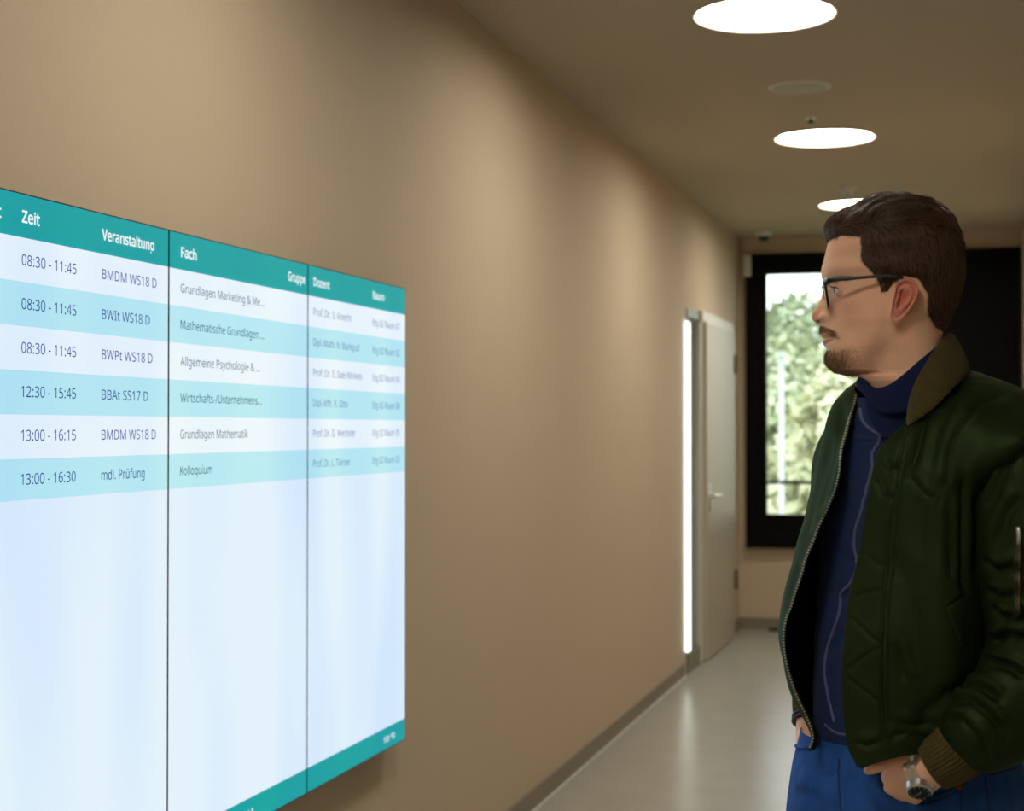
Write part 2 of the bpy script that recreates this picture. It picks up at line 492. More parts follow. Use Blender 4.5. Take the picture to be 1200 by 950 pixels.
# ---------------------------------------------------------------- outside the window
def leaf_mat(name, c):
    mat(name, c, 0.7)
leaf_mat('leaf_a', srgb(196, 204, 168)); leaf_mat('leaf_b', srgb(178, 190, 154)); leaf_mat('leaf_c', srgb(212, 214, 178))  # leaf colours paled to carry the outdoor haze and glare
mat('bark', srgb(96, 84, 66), 0.9)
mat('grass', srgb(150, 168, 112), 0.9, noise_scale=3, noise_amt=0.3)
rng = np.random.default_rng(5)
def tree(x, y, zg, h, r, m, label, seed, n=15000):
    rg = np.random.default_rng(seed)
    t = root('tree', (x, y, zg), label, 'tree', None)
    tr = MB()
    tr.tube([(x, y, zg), (x+0.1, y, zg+h*0.3), (x-0.05, y+0.1, zg+h*0.6), (x, y, zg+h*0.9)], [0.2, 0.15, 0.09, 0.02], 8)
    cents = []
    for k in range(16):
        a = rg.uniform(0, 6.28); hh = rg.uniform(0.32, 0.93)
        rad = r*(1-abs(hh-0.58)*1.3)*rg.uniform(0.45, 0.85)
        c = np.array([x+rad*math.cos(a), y+rad*math.sin(a), zg+h*hh])
        cents.append((c, r*rg.uniform(0.26, 0.44)))
        tr.tube([(x, y, zg+h*hh*0.72), tuple((c+np.array([x, y, zg+h*hh*0.85]))/2), tuple(c)], [0.06, 0.04, 0.015], 6)
    tr.build('trunk', 'bark', t, True)
    v = np.zeros((n, 4, 3))
    ci = rg.integers(0, len(cents), n)
    C = np.array([cents[i][0] for i in ci]); R = np.array([cents[i][1] for i in ci])
    d = rg.normal(size=(n, 3)); d /= np.linalg.norm(d, axis=1)[:, None]
    P = C + d*(R*rg.uniform(0.5, 1.0, n)**0.5)[:, None]
    u = rg.normal(size=(n, 3)); u /= np.linalg.norm(u, axis=1)[:, None]
    w = np.cross(u, d + 0.3); w /= np.linalg.norm(w, axis=1)[:, None]
    s = rg.uniform(0.08, 0.15, n)[:, None]
    v[:, 0] = P-u*s; v[:, 1] = P+w*s*0.5; v[:, 2] = P+u*s; v[:, 3] = P-w*s*0.5
    o = link_mesh('foliage', v.reshape(-1, 3), [(4*i, 4*i+1, 4*i+2, 4*i+3) for i in range(n)], m, t)
    o['kind'] = 'stuff'
ZG = -3.6
tree(-3.2, 26.5, ZG, 6.6, 2.2, 'leaf_a', 'mid-green leafy tree outside the window, left behind the white pole', 1)
tree(-0.9, 20.5, ZG, 6.1, 2.0, 'leaf_c', 'pale yellow-green tree outside, in the part of the window beside the man\'s shoulder', 2)
tree(-4.2, 34.5, ZG, 7.8, 2.6, 'leaf_b', 'darker green tree outside, farther off behind the paler one', 3)
tree(1.4, 30, ZG, 7.4, 2.6, 'leaf_a', 'green tree outside hidden behind the man\'s head', 4)
g = MB().box(-60, 60, 13.5, 120, ZG-0.2, ZG).build('ground', 'grass'); struct(g); g['kind'] = 'structure'
hg = np.random.default_rng(9)
def hedge():
    n = 24000
    P = np.stack([hg.uniform(-16, 10, n), hg.uniform(40, 43, n), ZG+hg.uniform(0, 1, n)**0.8*4.4*(1+0.12*np.sin(hg.uniform(-16, 10, n)))], 1)
    P[:, 2] = ZG + (P[:, 2]-ZG)*(1+0.16*np.sin(P[:, 0]*1.3)+0.1*np.sin(P[:, 0]*3.1))
    u = hg.normal(size=(n, 3)); u /= np.linalg.norm(u, axis=1)[:, None]
    w = np.cross(u, hg.normal(size=(n, 3))); w /= np.linalg.norm(w, axis=1)[:, None]
    s = hg.uniform(0.12, 0.22, n)[:, None]
    v = np.stack([P-u*s, P+w*s*0.6, P+u*s, P-w*s*0.6], 1)
    o = link_mesh('hedge', v.reshape(-1, 3), [(4*i, 4*i+1, 4*i+2, 4*i+3) for i in range(n)], 'leaf_b')
    o['kind'] = 'stuff'; tag(o, 'long high green hedge far off below the trees outside', 'hedge')
hedge()
# white pole and the dark rail outside
r = root('flag_pole', (-1.935, 18.0, ZG), 'white upright pole outside the window', 'pole')
MB().cyl((-1.935, 18.0, ZG), 0.034, 5.9, seg=20, r2=0.030).build('shaft', 'outside_metal', r, True)
MB().cyl((-1.935, 18.0, ZG+5.9), 0.05, 0.05, seg=20).build('cap', 'outside_metal', r)
r = root('railing', (-0.6, 13.4, 0.655), 'thin dark horizontal rail just outside the far window', 'railing')
MB().tube([(-1.9, 13.3, 1.09), (0.7, 13.3, 1.09)], 0.014, 12).build('rail', 'black_frame', r, True)
for xx in (-1.88, 0.68):
    MB().tube([(xx, 13.3, 0.2), (xx, 13.3, 1.09)], 0.014, 8).build('post', 'black_frame', r)
struct(MB().box(-3, 2, FY+0.3, 13.5, -0.1, 0.2).build('ledge', 'base_grey'))

# ================================================================ the man
FPX = 1930.0
YAW = math.radians(15.44)
FWD = np.array([-math.sin(YAW), math.cos(YAW), 0.0])
RGT = np.array([math.cos(YAW), math.sin(YAW), 0.0])
CAMP = np.array([0, 0, 1.522])
def Q(px, py, D):
    """world point on the sight line through (px, py), D metres away"""
    px = np.asarray(px, float)[..., None]; py = np.asarray(py, float)[..., None]; D = np.asarray(D, float)[..., None]
    return CAMP + D*(FWD + RGT*(px-600)/FPX + np.array([0, 0, 1.0])*(502-py)/FPX)

def crs(P, n, closed=False, axis=0):
    """uniform Catmull-Rom resampling of control points along an axis"""
    P = np.moveaxis(np.asarray(P, float), axis, 0)
    K = P.shape[0]
    if closed:
        t = np.linspace(0, K, n, endpoint=False)
        i = np.floor(t).astype(int); f = t-i
        g = lambda k: P[(i+k) % K]
    else:
        t = np.linspace(0, K-1, n)
        i = np.minimum(np.floor(t).astype(int), K-2); f = t-i
        E_ = np.concatenate([[2*P[0]-P[1]], P, [2*P[-1]-P[-2]]])
        g = lambda k: E_[i+k+1]
    f = f.reshape((-1,)+(1,)*(P.ndim-1))
    p0, p1, p2, p3 = g(-1), g(0), g(1), g(2)
    r = 0.5*((2*p1)+(-p0+p2)*f+(2*p0-5*p1+4*p2-p3)*f**2+(-p0+3*p1-3*p2+p3)*f**3)
    return np.moveaxis(r, 0, axis)

def grid_faces(nr, nc, closed=False, off=0, flip=False):
    r = np.arange(nr-1)[:, None]; c = np.arange(nc if closed else nc-1)[None, :]
    c2 = (c+1) % nc
    a = off+r*nc+c; b = off+r*nc+c2; d = off+(r+1)*nc+c; e = off+(r+1)*nc+c2
    q = np.stack([a, b, e, d], -1).reshape(-1, 4)
    return q[:, ::-1] if flip else q

def grid_normals(V, closed=False):
    if closed:
        du = np.roll(V, -1, 1)-np.roll(V, 1, 1)
    else:
        du = np.gradient(V, axis=1)
    dv = np.gradient(V, axis=0)
    n = np.cross(du, dv)
    return n/(np.linalg.norm(n, axis=-1, keepdims=True)+1e-12)

def fast_mesh(name, V, F, m, parent=None, smooth=True, colors=None):
    V = np.asarray(V, np.float32).reshape(-1, 3); F = np.asarray(F, np.int32)
    me = bpy.data.meshes.new(name)
    me.vertices.add(len(V)); me.vertices.foreach_set('co', V.ravel())
    k = F.shape[1]
    me.loops.add(F.size); me.loops.foreach_set('vertex_index', np.ascontiguousarray(F).ravel())
    me.polygons.add(len(F)); me.polygons.foreach_set('loop_start', np.arange(0, F.size, k, dtype=np.int32))
    me.polygons.foreach_set('use_smooth', np.full(len(F), smooth))
    me.update(calc_edges=True); me.validate()
    if colors is not None:
        at = me.color_attributes.new('pigment_and_shade', 'FLOAT_COLOR', 'POINT')
        at.data.foreach_set('color', np.concatenate([colors, np.ones((len(colors), 1))], 1).astype(np.float32).ravel())
    me.materials.append(MATS[m])
    o = bpy.data.objects.new(name, me)
    COL.objects.link(o)
    if parent is not None:
        o.parent = parent
        o.matrix_parent_inverse = Matrix.Translation(-parent.location)
    return o

def px_of(V):
    d = V-CAMP
    D = d@FWD
    return 600+FPX*(d@RGT)/D, 502-FPX*d[..., 2]/D, D

def seg_dist(x, y, poly):
    """distance in pixels to a polyline, the signed side, and the place along it"""
    best = np.full(x.shape, 1e9); side = np.zeros(x.shape); along = np.zeros(x.shape)
    L = len(poly)-1
    for i in range(L):
        ax, ay = poly[i]; bx, by = poly[i+1]
        dx, dy = bx-ax, by-ay
        t = np.clip(((x-ax)*dx+(y-ay)*dy)/(dx*dx+dy*dy), 0, 1)
        qx, qy = x-ax-t*dx, y-ay-t*dy
        d = np.hypot(qx, qy)
        s = np.sign(qx*dy-qy*dx)
        m = d < best
        best = np.where(m, d, best); side = np.where(m, s, side); along = np.where(m, (i+t)/L, along)
    return best, side, along

def creases(V, N, items, facing=None):
    """press folds into a surface: each item is (polyline, depth, half-width px, ridge on which side, ridge height)"""
    x, y, D = px_of(V)
    out = np.zeros(V.shape[:-1])
    for poly, amp, wd, rs, rh in items:
        if wd > 2.4:
            wd = wd*1.12; amp = amp*.98; rh = rh*.75
        if wd < 4 and amp > .002 and len(poly) < 5:
            amp = amp*.5; rh = rh*.4
        d, s, al = seg_dist(x, y, poly)
        taper = np.clip(np.minimum(al, 1-al)*6, 0.0, 1) if amp else 1
        out -= amp*np.exp(-(d/wd)**2)*np.clip(taper+0.15, 0, 1)
        if rh:
            out += rh*np.exp(-((d*s*rs-wd*1.7)/(wd*1.3))**2)*taper
    if facing is not None:
        out *= facing
    return V+N*out[..., None]

def sstep(a, b, x):
    t = np.clip((x-a)/(b-a), 0, 1); return t*t*(3-2*t)

def vnoise(V, scale, seed=0):
    """smooth pseudo-noise in -1..1 made of a few rotated sines"""
    rg = np.random.default_rng(seed)
    s = np.zeros(V.shape[:-1])
    for k in range(7):
        d = rg.normal(size=3); d /= np.linalg.norm(d)
        ph = rg.uniform(0, 6.28)
        s += np.sin((V@d)*scale*rg.uniform(0.6, 1.6)+ph)
    return s/3.5

man = root('person', (-0.085, 2.46, 0.0), 'man in dark green bomber jacket and black glasses standing with hands in his jeans pockets', 'person')

# materials of the man
mat('skin', srgb(216, 168, 138), 0.48, spec=0.35, bump=0.12, bump_scale=900, bump_dist=0.0006, sss=0.12)
sk = MATS['skin'].node_tree
att = sk.nodes.new('ShaderNodeAttribute'); att.attribute_name = 'pigment_and_shade'
sk.links.new(att.outputs['Color'], sk.nodes['Principled BSDF'].inputs['Base Color'])
sk.nodes['Principled BSDF'].inputs['Subsurface Radius'].default_value = (0.010, 0.004, 0.002)
sk.nodes['Principled BSDF'].inputs['Subsurface Scale'].default_value = 0.6
mat('nylon', srgb(38, 49, 25), 0.54, metal=0.45, spec=0.25, bump=0.45, bump_scale=38, bump_dist=0.004, noise_scale=12, noise_amt=0.12)
MATS['nylon'].node_tree.nodes['Principled BSDF'].inputs['Specular Tint'].default_value = (0.34, 0.58, 0.40, 1)
mat('nylon_lining', srgb(26, 34, 16), 0.5, spec=0.3, bump=0.4, bump_scale=40, bump_dist=0.004)
mat('rib_knit', srgb(76, 68, 34), 0.9, spec=0.2, sheen=0.05, bump=0.3, bump_scale=500, bump_dist=0.001)
mat('navy_knit', srgb(38, 54, 98), 0.95, spec=0.2, sheen=0.05, bump=0.5, bump_scale=600, bump_dist=0.001, noise_scale=90, noise_amt=0.16)
mat('grey_yarn', srgb(92, 102, 142), 0.9)
mat('navy_rib', srgb(22, 33, 68), 0.95, spec=0.15)
mat('denim', srgb(34, 80, 152), 0.85, spec=0.25, sheen=0.0, noise_scale=55, noise_amt=0.42, bump=0.6, bump_scale=500, bump_dist=0.001, stretch=(1, 1, 0.4))
mat('denim_dark', srgb(28, 60, 122), 0.85, bump=0.5, bump_scale=500, bump_dist=0.001)
mat('hair_dark', srgb(52, 34, 22), 0.55, spec=0.35, noise_scale=60, noise_amt=0.4)
mat('beard_brown', srgb(104, 76, 50), 0.6)
mat('eye_white', srgb(214, 214, 216), 0.12)
mat('iris', srgb(70, 84, 104), 0.1)
mat('lens', (1, 1, 1, 1), 0.0, trans=1.0)
MATS['lens'].node_tree.nodes['Principled BSDF'].inputs['IOR'].default_value = 1.12
mat('copper', srgb(150, 84, 50), 0.4, metal=1.0)
mat('zip_metal', srgb(200, 196, 176), 0.35, metal=0.6)
mat('leather_black', srgb(18, 18, 30), 0.5)
mat('shoe_leather', srgb(60, 44, 34), 0.5)
mat('sole_rubber', srgb(210, 206, 196), 0.7)

# ---------------------------------------------------------------- head
KM = 2.35/FPX
HC = Q(1048, 360, 2.35)
ray_az = math.atan2(1048-600, FPX)              # sight line to the head
HT = math.radians(-12.0)                          # how far the face turns back towards the viewer
AX = RGT*math.cos(HT) + FWD*math.sin(HT)       # towards the back of the head
SD = -FWD*math.cos(HT) + RGT*math.sin(HT)      # his left, towards the viewer
UP = np.array([0, 0, 1.0])
def HM(px, s, py):
    """head space: profile pixel, sideways metres -> world"""
    px = np.asarray(px, float)[..., None]; s = np.asarray(s, float)[..., None]; py = np.asarray(py, float)[..., None]
    px = px-1.3*np.clip((np.abs(s)-.040)/.032, 0, 1)
    return HC + AX*(px-1048)*KM + SD*s + UP*(360-py)*KM

rows = np.array([
    (240.5, 1040, 1062, .010), (242.5, 1020, 1080, .034), (247, 1004, 1094, .050), (254, 992, 1104, .061), (264, 982, 1112, .069),
    (276, 974.5, 1118, .0735), (290, 970.5, 1121.5, .0755), (304, 967, 1123, .0765), (317, 964.2, 1123, .0765), (326, 965.5, 1122.5, .0757),
    (334, 968.5, 1121, .0745), (345, 970.5, 1119, .0735), (357, 970, 1116, .072), (367, 969, 1112, .0705), (376, 967.5, 1108, .069),
    (384, 966, 1105, .0675), (392, 966.5, 1103.5, .0655), (399, 968, 1103, .064), (407, 969.5, 1103.5, .062), (416, 969.8, 1104.5, .060),
    (424, 971, 1106, .059), (430, 975, 1107.5, .0585), (434.5, 981, 1109, .0585), (437.5, 991, 1110, .0585), (440, 1003, 1111, .0585),
    (445, 1008, 1112, .059), (460, 1017, 1112, .053), (485, 1026, 1112, .048)])
tt = np.array([0, .1, .2, .3, .4, .5, .6, .7, .8, .9, 1])
def shp(a): return [0]+list(a)+[0]
ell = shp([.31, .59, .81, .95, 1, .95, .81, .59, .31])
nk = shp([.30, .54, .70, .81, .89, .94, .93, .79, .46])
jn = shp([.14, .28, .47, .74, .87, .94, .93, .79, .46])
cra = shp([.36, .63, .80, .91, .98, 1, .93, .72, .40])
brow = shp([.33, .57, .74, .87, .96, 1, .93, .70, .38])
eye = shp([.27, .48, .665, .81, .92, 1, .93, .70, .38])
chk = shp([.25, .46, .655, .80, .90, .98, .94, .72, .40])
mou = shp([.23, .43, .62, .765, .88, .94, .93, .76, .44])
chn = shp([.25, .44, .60, .74, .86, .93, .94, .79, .46])
kind = [ell, ell, cra, cra, cra, cra, cra, brow, brow, eye, eye, eye, chk, chk, chk, mou, mou, mou, mou, chn, chn, chn, chn, jn, nk, nk, nk, ell]
assert len(kind) == len(rows)
kind = np.array(kind)
NR, NT = 420, 200
rp_ = np.concatenate([240.5+np.linspace(0, 1, 60)**1.7*12, np.linspace(252.6, 485, NR-60)])
def lin_smooth(xs, ys, q):
    """monotone-ish cubic through points"""
    xs = np.asarray(xs, float); ys = np.asarray(ys, float)
    m = np.gradient(ys, xs, axis=0)
    i = np.clip(np.searchsorted(xs, q, side='right')-1, 0, len(xs)-2)
    h = xs[i+1]-xs[i]; f = (q-xs[i])/h
    if ys.ndim > 1:
        f = f[:, None]; h = h[:, None]
    h00 = 2*f**3-3*f**2+1; h10 = f**3-2*f**2+f; h01 = -2*f**3+3*f**2; h11 = f**3-f**2
    return h00*ys[i]+h10*h*m[i]+h01*ys[i+1]+h11*h*m[i+1]
par = lin_smooth(rows[:, 0], rows[:, 1:], rp_)
kd = lin_smooth(rows[:, 0], kind, rp_)           # NR x 11
tq = np.linspace(0, 1, NT)
Hs = np.stack([lin_smooth(tt, kd[i], tq) for i in range(NR)])
Hs = np.clip(Hs, 0, None)
s_ = (1-np.cos(np.pi*tq))/2
PXh = par[:, 0:1] + (par[:, 1:2]-par[:, 0:1])*s_[None, :]
Wh = par[:, 2:3]*Hs
PYh = np.repeat(rp_[:, None], NT, 1)
# jaw edge: the neck lies back under it
jl = [(984, 439), (1000, 435), (1016, 427), (1032, 412), (1043, 392), (1047, 372)]
d, sd, al = seg_dist(PXh, PYh, jl)
below = np.where(sd < 0, 1, -1)*d
under = 1/(1+np.exp(-(below)/3.0))
# only in front of the ear, fading to the nape
fade = np.clip((1100-PXh)/50, 0, 1)
JW = under*fade*0.0045*np.clip((446-PYh)/12, 0, 1)*np.clip((PYh-372)/30, 0, 1)
Wh = np.maximum(Wh-JW*np.clip(Wh/0.02, 0, 1), 0)
# two halves into one closed ring: near side (front to back) then far side (back to front)
PX2 = np.concatenate([PXh, PXh[:, -2:0:-1]], 1)
S2 = np.concatenate([Wh, -Wh[:, -2:0:-1]], 1)
PY2 = np.concatenate([PYh, PYh[:, -2:0:-1]], 1)
NC = PX2.shape[1]
# nose
nz = np.array([(326, 0), (331, .6), (336, 2.6), (341, 4.6), (346, 6.2), (352, 8.4), (358, 11), (363, 13.8), (367, 16), (370.5, 16), (373.5, 14.2), (376.5, 10.5), (379, 6), (382, 3), (386, 1), (389, 0)])
nw = np.array([(326, .008), (336, .0075), (346, .0088), (356, .0115), (364, .0135), (372, .0145), (379, .012), (388, .006)])
fr_ = np.exp(-((PX2-par[:, 0].repeat(NC).reshape(NR, NC))/26.0)**4)       # front of the face only
Np = np.interp(PY2, nz[:, 0], nz[:, 1]); Nw = np.interp(PY2, nw[:, 0], nw[:, 1])
PX2 = PX2 - Np*np.exp(-(np.abs(S2)/Nw)**2.3)*fr_
S0 = S2.copy()
def bump3(cx, cs, cy, rx, rs, ry):
    return np.exp(-((PX2-cx)/rx)**2-((np.abs(S0)-cs)/rs)**2-((PY2-cy)/ry)**2)
# wings of the nose, and the groove behind them
b_ = bump3(968, .014, 372, 7, .006, 5.0)
S2 = S2+np.sign(S0)*b_*.0050; PX2 = PX2-b_*3.0
b_ = bump3(978, .020, 371, 3.5, .008, 7); S2 = S2-np.sign(S0)*b_*.0022
# nostrils
nost = bump3(962.0, .0085, 377.0, 4.5, .0045, 2.2); PY2 = PY2-nost*2.5; S2 = S2-np.sign(S0)*nost*.002
# lips
lp = np.array([(381, 0), (384, 1.2), (387.5, 2.8), (391, 3.2), (394, 2.0), (396.3, -1.8), (398.5, 1.2), (401.5, 2.6), (404.5, 1.6), (407.5, -.6), (411, -.8), (416, 0)])
PX2 = PX2-np.interp(PY2, lp[:, 0], lp[:, 1])*np.exp(-(np.abs(S0)/.021)**3)*fr_
b_ = bump3(977, .026, 397, 4, .005, 4); PX2 = PX2+b_*1.6; S2 = S2-np.sign(S0)*b_*.0012
# chin ball
b_ = bump3(972, 0, 423, 9, .016, 8); PX2 = PX2-b_*1.2
# eye sockets, brow ridge, cheek bone
b_ = bump3(979, .031, 341, 9, .014, 8.5); PX2 = PX2+b_*3.0; S2 = S2+np.sign(S0)*b_*.0005
b_ = bump3(971, .026, 325, 9, .018, 5); PX2 = PX2-b_*2.2
b_ = bump3(993, .05, 357, 13, .02, 9); S2 = S2+np.sign(S0)*b_*.0022; PX2 = PX2-b_*1.0
b_ = bump3(1003, .06, 312, 16, .03, 16); S2 = S2-np.sign(S0)*b_*.002
b_ = bump3(1000, .05, 388, 16, .03, 14); S2 = S2-np.sign(S0)*b_*.0022
VH = HM(PX2, S2, PY2)
head_V, head_F = VH.reshape(-1, 3), grid_faces(NR, NC, True)
NH = grid_normals(VH, True)
cen = VH.mean(axis=(0, 1))
if ((NH*(VH-cen)).sum(-1)).mean() < 0:
    NH = -NH; head_F = head_F[:, ::-1]
# pigment
base = np.array(srgb(242, 195, 164)[:3])
def mixc(c, target, w):
    w = np.clip(w, 0, 1)[..., None]
    return c*(1-w)+np.array(srgb(*target)[:3])*w
colr = np.broadcast_to(base, VH.shape).copy()
lipm = np.exp(-((PY2-391.5)/4.2)**4)+np.exp(-((PY2-401)/4.0)**4)
lipm = np.clip(lipm, 0, 1)*(np.abs(S0) < .026)*np.clip((.027-np.abs(S0))/.004, 0, 1)*(PX2 < 984)
lipm *= (np.abs(PY2-396.5) < 8.3*(1-(np.abs(S0)/.027)**2))
colr = mixc(colr, (196, 112, 106), lipm*.9)
colr = mixc(colr, (206, 128, 106), np.exp(-((PX2-958)/12)**2-((PY2-369)/10)**2)*.55)
colr = mixc(colr, (214, 140, 118), np.exp(-((PX2-995)/16)**2-((PY2-366)/14)**2)*.35)
colr = mixc(colr, (84, 40, 32), nost*.8)  # shade of the nostril holes painted into the skin colour
jb = 1/(1+np.exp((np.abs(d)-13)/3.0))
JB = np.concatenate([jb, jb[:, -2:0:-1]], 1)
stub = np.clip(JB*1.1, 0, 1)*(1-sstep(1018, 1048, PX2))
stub = np.maximum(stub, (PY2 > 404)*(1-sstep(990, 1012, PX2))*np.clip((PY2-404)/8, 0, 1)*(PY2 < 442))
colr = mixc(colr, (150, 108, 82), stub*.38)
# scalp under the hair
hair_poly = np.array([(1010, 283), (1009, 300), (1009, 311), (1019, 321), (1027, 331), (1033, 349), (1043, 347), (1049, 337), (1060, 331), (1074, 334), (1083, 350), (1083, 374),
                      (1092, 388), (1107, 394), (1126, 398), (1145, 380), (1145, 200), (950, 200), (950, 282), (972, 284), (990, 281)])
def inside(px, py, poly):
    r = np.zeros(px.shape, bool)
    n = len(poly)
    for i in range(n):
        x1_, y1_ = poly[i]; x2_, y2_ = poly[(i+1) % n]
        c = ((y1_ > py) != (y2_ > py)) & (px < (x2_-x1_)*(py-y1_)/((y2_-y1_) if y2_ != y1_ else 1e-9)+x1_)
        r ^= c
    return r
_j = 2.4*vnoise(VH, 420, 71)
hin = inside(PX2+_j, PY2+_j*.8, hair_poly)
hd, _, _ = seg_dist(PX2, PY2, [tuple(p) for p in hair_poly[:15]]+[])
hd2, _, _ = seg_dist(PX2, PY2, [(950, 282), (972, 284), (990, 281), (1010, 283)])
hd = np.minimum(hd, hd2)
colr = mixc(colr, (70, 46, 30), hin*np.clip(hd/5, 0, 1)*.9)

# ear (built on the side of the head, both sides)
ear_out = np.array([(1049, 347), (1050.5, 339), (1056, 333.8), (1063, 332.4), (1070, 335), (1074.5, 342), (1074.8, 351), (1071, 361), (1064.5, 370), (1058, 377.5), (1051, 382.2), (1045.5, 380.5), (1044, 374), (1045.5, 366), (1046.5, 358)])
def ear(side):
    nth, nrh = 96, 40
    O = crs(ear_out, nth, True)
    cx, cy = 1057.5, 354.0
    prof_r = np.array([0, .15, .30, .42, .52, .62, .72, .80, .87, .93, .98, 1.0, .97, .85, .70])
    prof_h = np.array([-.0075, -.007, -.0045, -.0005, .0022, .0012, -.0022, -.001, .0030, .0040, .0022, -.001, -.0045, -.010, -.016])
    kk = crs(np.stack([prof_r, prof_h], 1), nrh)
    ang = np.arctan2(O[:, 1]-cy, O[:, 0]-cx)
    V = np.zeros((nrh, nth, 3)); P = np.zeros((nrh, nth))
    for i in range(nrh):
        r_, h_ = kk[i]
        x = cx+(O[:, 0]-cx)*r_; y = cy+(O[:, 1]-cy)*r_
        lobe = 1/(1+np.exp(-(y-367)/2.5))
        front = 1/(1+np.exp((x-(1049.5+(y-340)*-0.05))/1.4))
        hh = h_*(1-lobe*.75)*(1-front*.55)
        if i > nrh*0.72:
            hh = h_
        tragus = np.exp(-((x-1049)/2.6)**2-((y-359)/4)**2)*.0055*(r_ > .3)
        anti = np.exp(-(((x-1063)+(y-345)*.55)/2.6)**2)*np.exp(-((y-346)/9)**2)*.0022*(r_ < .85)
        flare = .0045+.0125*np.clip((x-1044)/31, 0, 1)+.002*np.clip((352-y)/20, 0, 1)-.004*lobe
        V[i] = HM(x, side*(.0718+flare+hh+tragus+anti), y)
        P[i] = h_
    F = grid_faces(nrh, nth, True, flip=(side < 0))
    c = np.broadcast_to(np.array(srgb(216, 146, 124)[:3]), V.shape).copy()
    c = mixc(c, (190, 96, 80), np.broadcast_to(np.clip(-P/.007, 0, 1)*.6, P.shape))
    return V.reshape(-1, 3), F, c.reshape(-1, 3)

# eyelids: part of the body surface
def lid(side):
    nu, nv = 72, 60
    lon = np.linspace(-1.75, 1.75, nu); lat = np.linspace(-1.35, 1.35, nv)
    LO, LA = np.meshgrid(lon, lat)
    R = .0117
    cx, cy, cs = 988.5, 341.8, .0292
    op_t = .50*np.sqrt(np.clip(1-(LO/1.2)**2, 0, 1)); op_b = -.36*np.sqrt(np.clip(1-(LO/1.2)**2, 0, 1))
    # slide the rows so that an edge runs exactly along the opening
    up = LA > 0
    A = np.where(up, op_t+(LA/1.35)*(1.35-op_t), op_b+(LA/1.35)*(1.35+op_b))
    dirx = -np.cos(A)*np.cos(LO); dirs = np.cos(A)*np.sin(LO)*side; dirz = np.sin(A)
    thick = R+.0006*np.exp(-((np.abs(A)-np.abs(np.where(up, op_t, op_b)))/.1)**2)
    V = HM(cx+dirx*thick/KM, side*cs+dirs*thick, cy-dirz*thick/KM)
    F = []
    for j in range(nv-1):
        for i in range(nu-1):
            if lat[j] < 0 < lat[j+1] and abs((lon[i]+lon[i+1])/2) < 1.2:
                continue
            q = (j*nu+i, j*nu+i+1, (j+1)*nu+i+1, (j+1)*nu+i)
            F.append(q if side < 0 else q[::-1])
    c = np.broadcast_to(np.array(srgb(228, 176, 148)[:3]), V.shape).copy()
    edge = V.reshape(nv, nu, 3)
    return V.reshape(-1, 3), np.array(F), c.reshape(-1, 3), V[nv//2][12:-12], V[nv//2-1][12:-12]

# torso, arms and hands under the clothes: tapered limbs merged into one skin
def limb(mb, pts, seg=14):
    P = [Q(p[0], p[1], p[2]) if len(p) == 4 else np.array(p[:3]) for p in pts]
    R = [p[-1] for p in pts]
    P = crs(np.array(P), len(P)*4); R = crs(np.array(R)[:, None], len(R)*4)[:, 0]
    mb.tube([tuple(p) for p in P], list(R), seg)
    for e in (0, -1):
        mb_sphere(mb, P[e], R[e]*.99)
def mb_sphere(mb, c, r, nu=14, nv=8, sc=(1, 1, 1)):
    vs = [(c[0], c[1], c[2]+r*sc[2])]
    for j in range(1, nv):
        for i in range(nu):
            a, b = 2*math.pi*i/nu, math.pi*j/nv
            vs.append((c[0]+r*math.sin(b)*math.cos(a)*sc[0], c[1]+r*math.sin(b)*math.sin(a)*sc[1], c[2]+r*math.cos(b)*sc[2]))
    vs.append((c[0], c[1], c[2]-r*sc[2]))
    fs = [(0, 1+i, 1+(i+1) % nu) for i in range(nu)]
    for j in range(nv-2):
        for i in range(nu):
            a = 1+j*nu+i; b = 1+j*nu+(i+1) % nu
            fs.append((a, a+nu, b+nu, b))
    k = 1+(nv-2)*nu
    fs += [(k+i, len(vs)-1, k+(i+1) % nu) for i in range(nu)]
    mb.add(vs, fs)

skinb = MB()
limb(skinb, [(1062, 470, 2.36, .056), (1064, 510, 2.375, .075), (1067, 580, 2.385, .095), (1070, 700, 2.39, .092), (1068, 800, 2.39, .090), (1066, 900, 2.39, .100), (1064, 960, 2.39, .10)], 24)
# shoulder girdle and arms
limb(skinb, [(1066, 515, 2.37, .055), (1120, 515, 2.29, .050), (1168, 520, 2.23, .046), (1198, 565, 2.19, .044), (1213, 640, 2.17, .042), (1218, 740, 2.17, .040), (1200, 800, 2.16, .042), (1150, 850, 2.155, .034), (1106, 893, 2.172, .0262), (1080, 902, 2.192, .0250)])
limb(skinb, [(1060, 515, 2.38, .055), (1022, 525, 2.45, .046), (1003, 550, 2.52, .044), (992, 620, 2.56, .042), (976, 700, 2.57, .040), (962, 760, 2.55, .038), (954, 810, 2.52, .028), (951, 845, 2.49, .0245)])
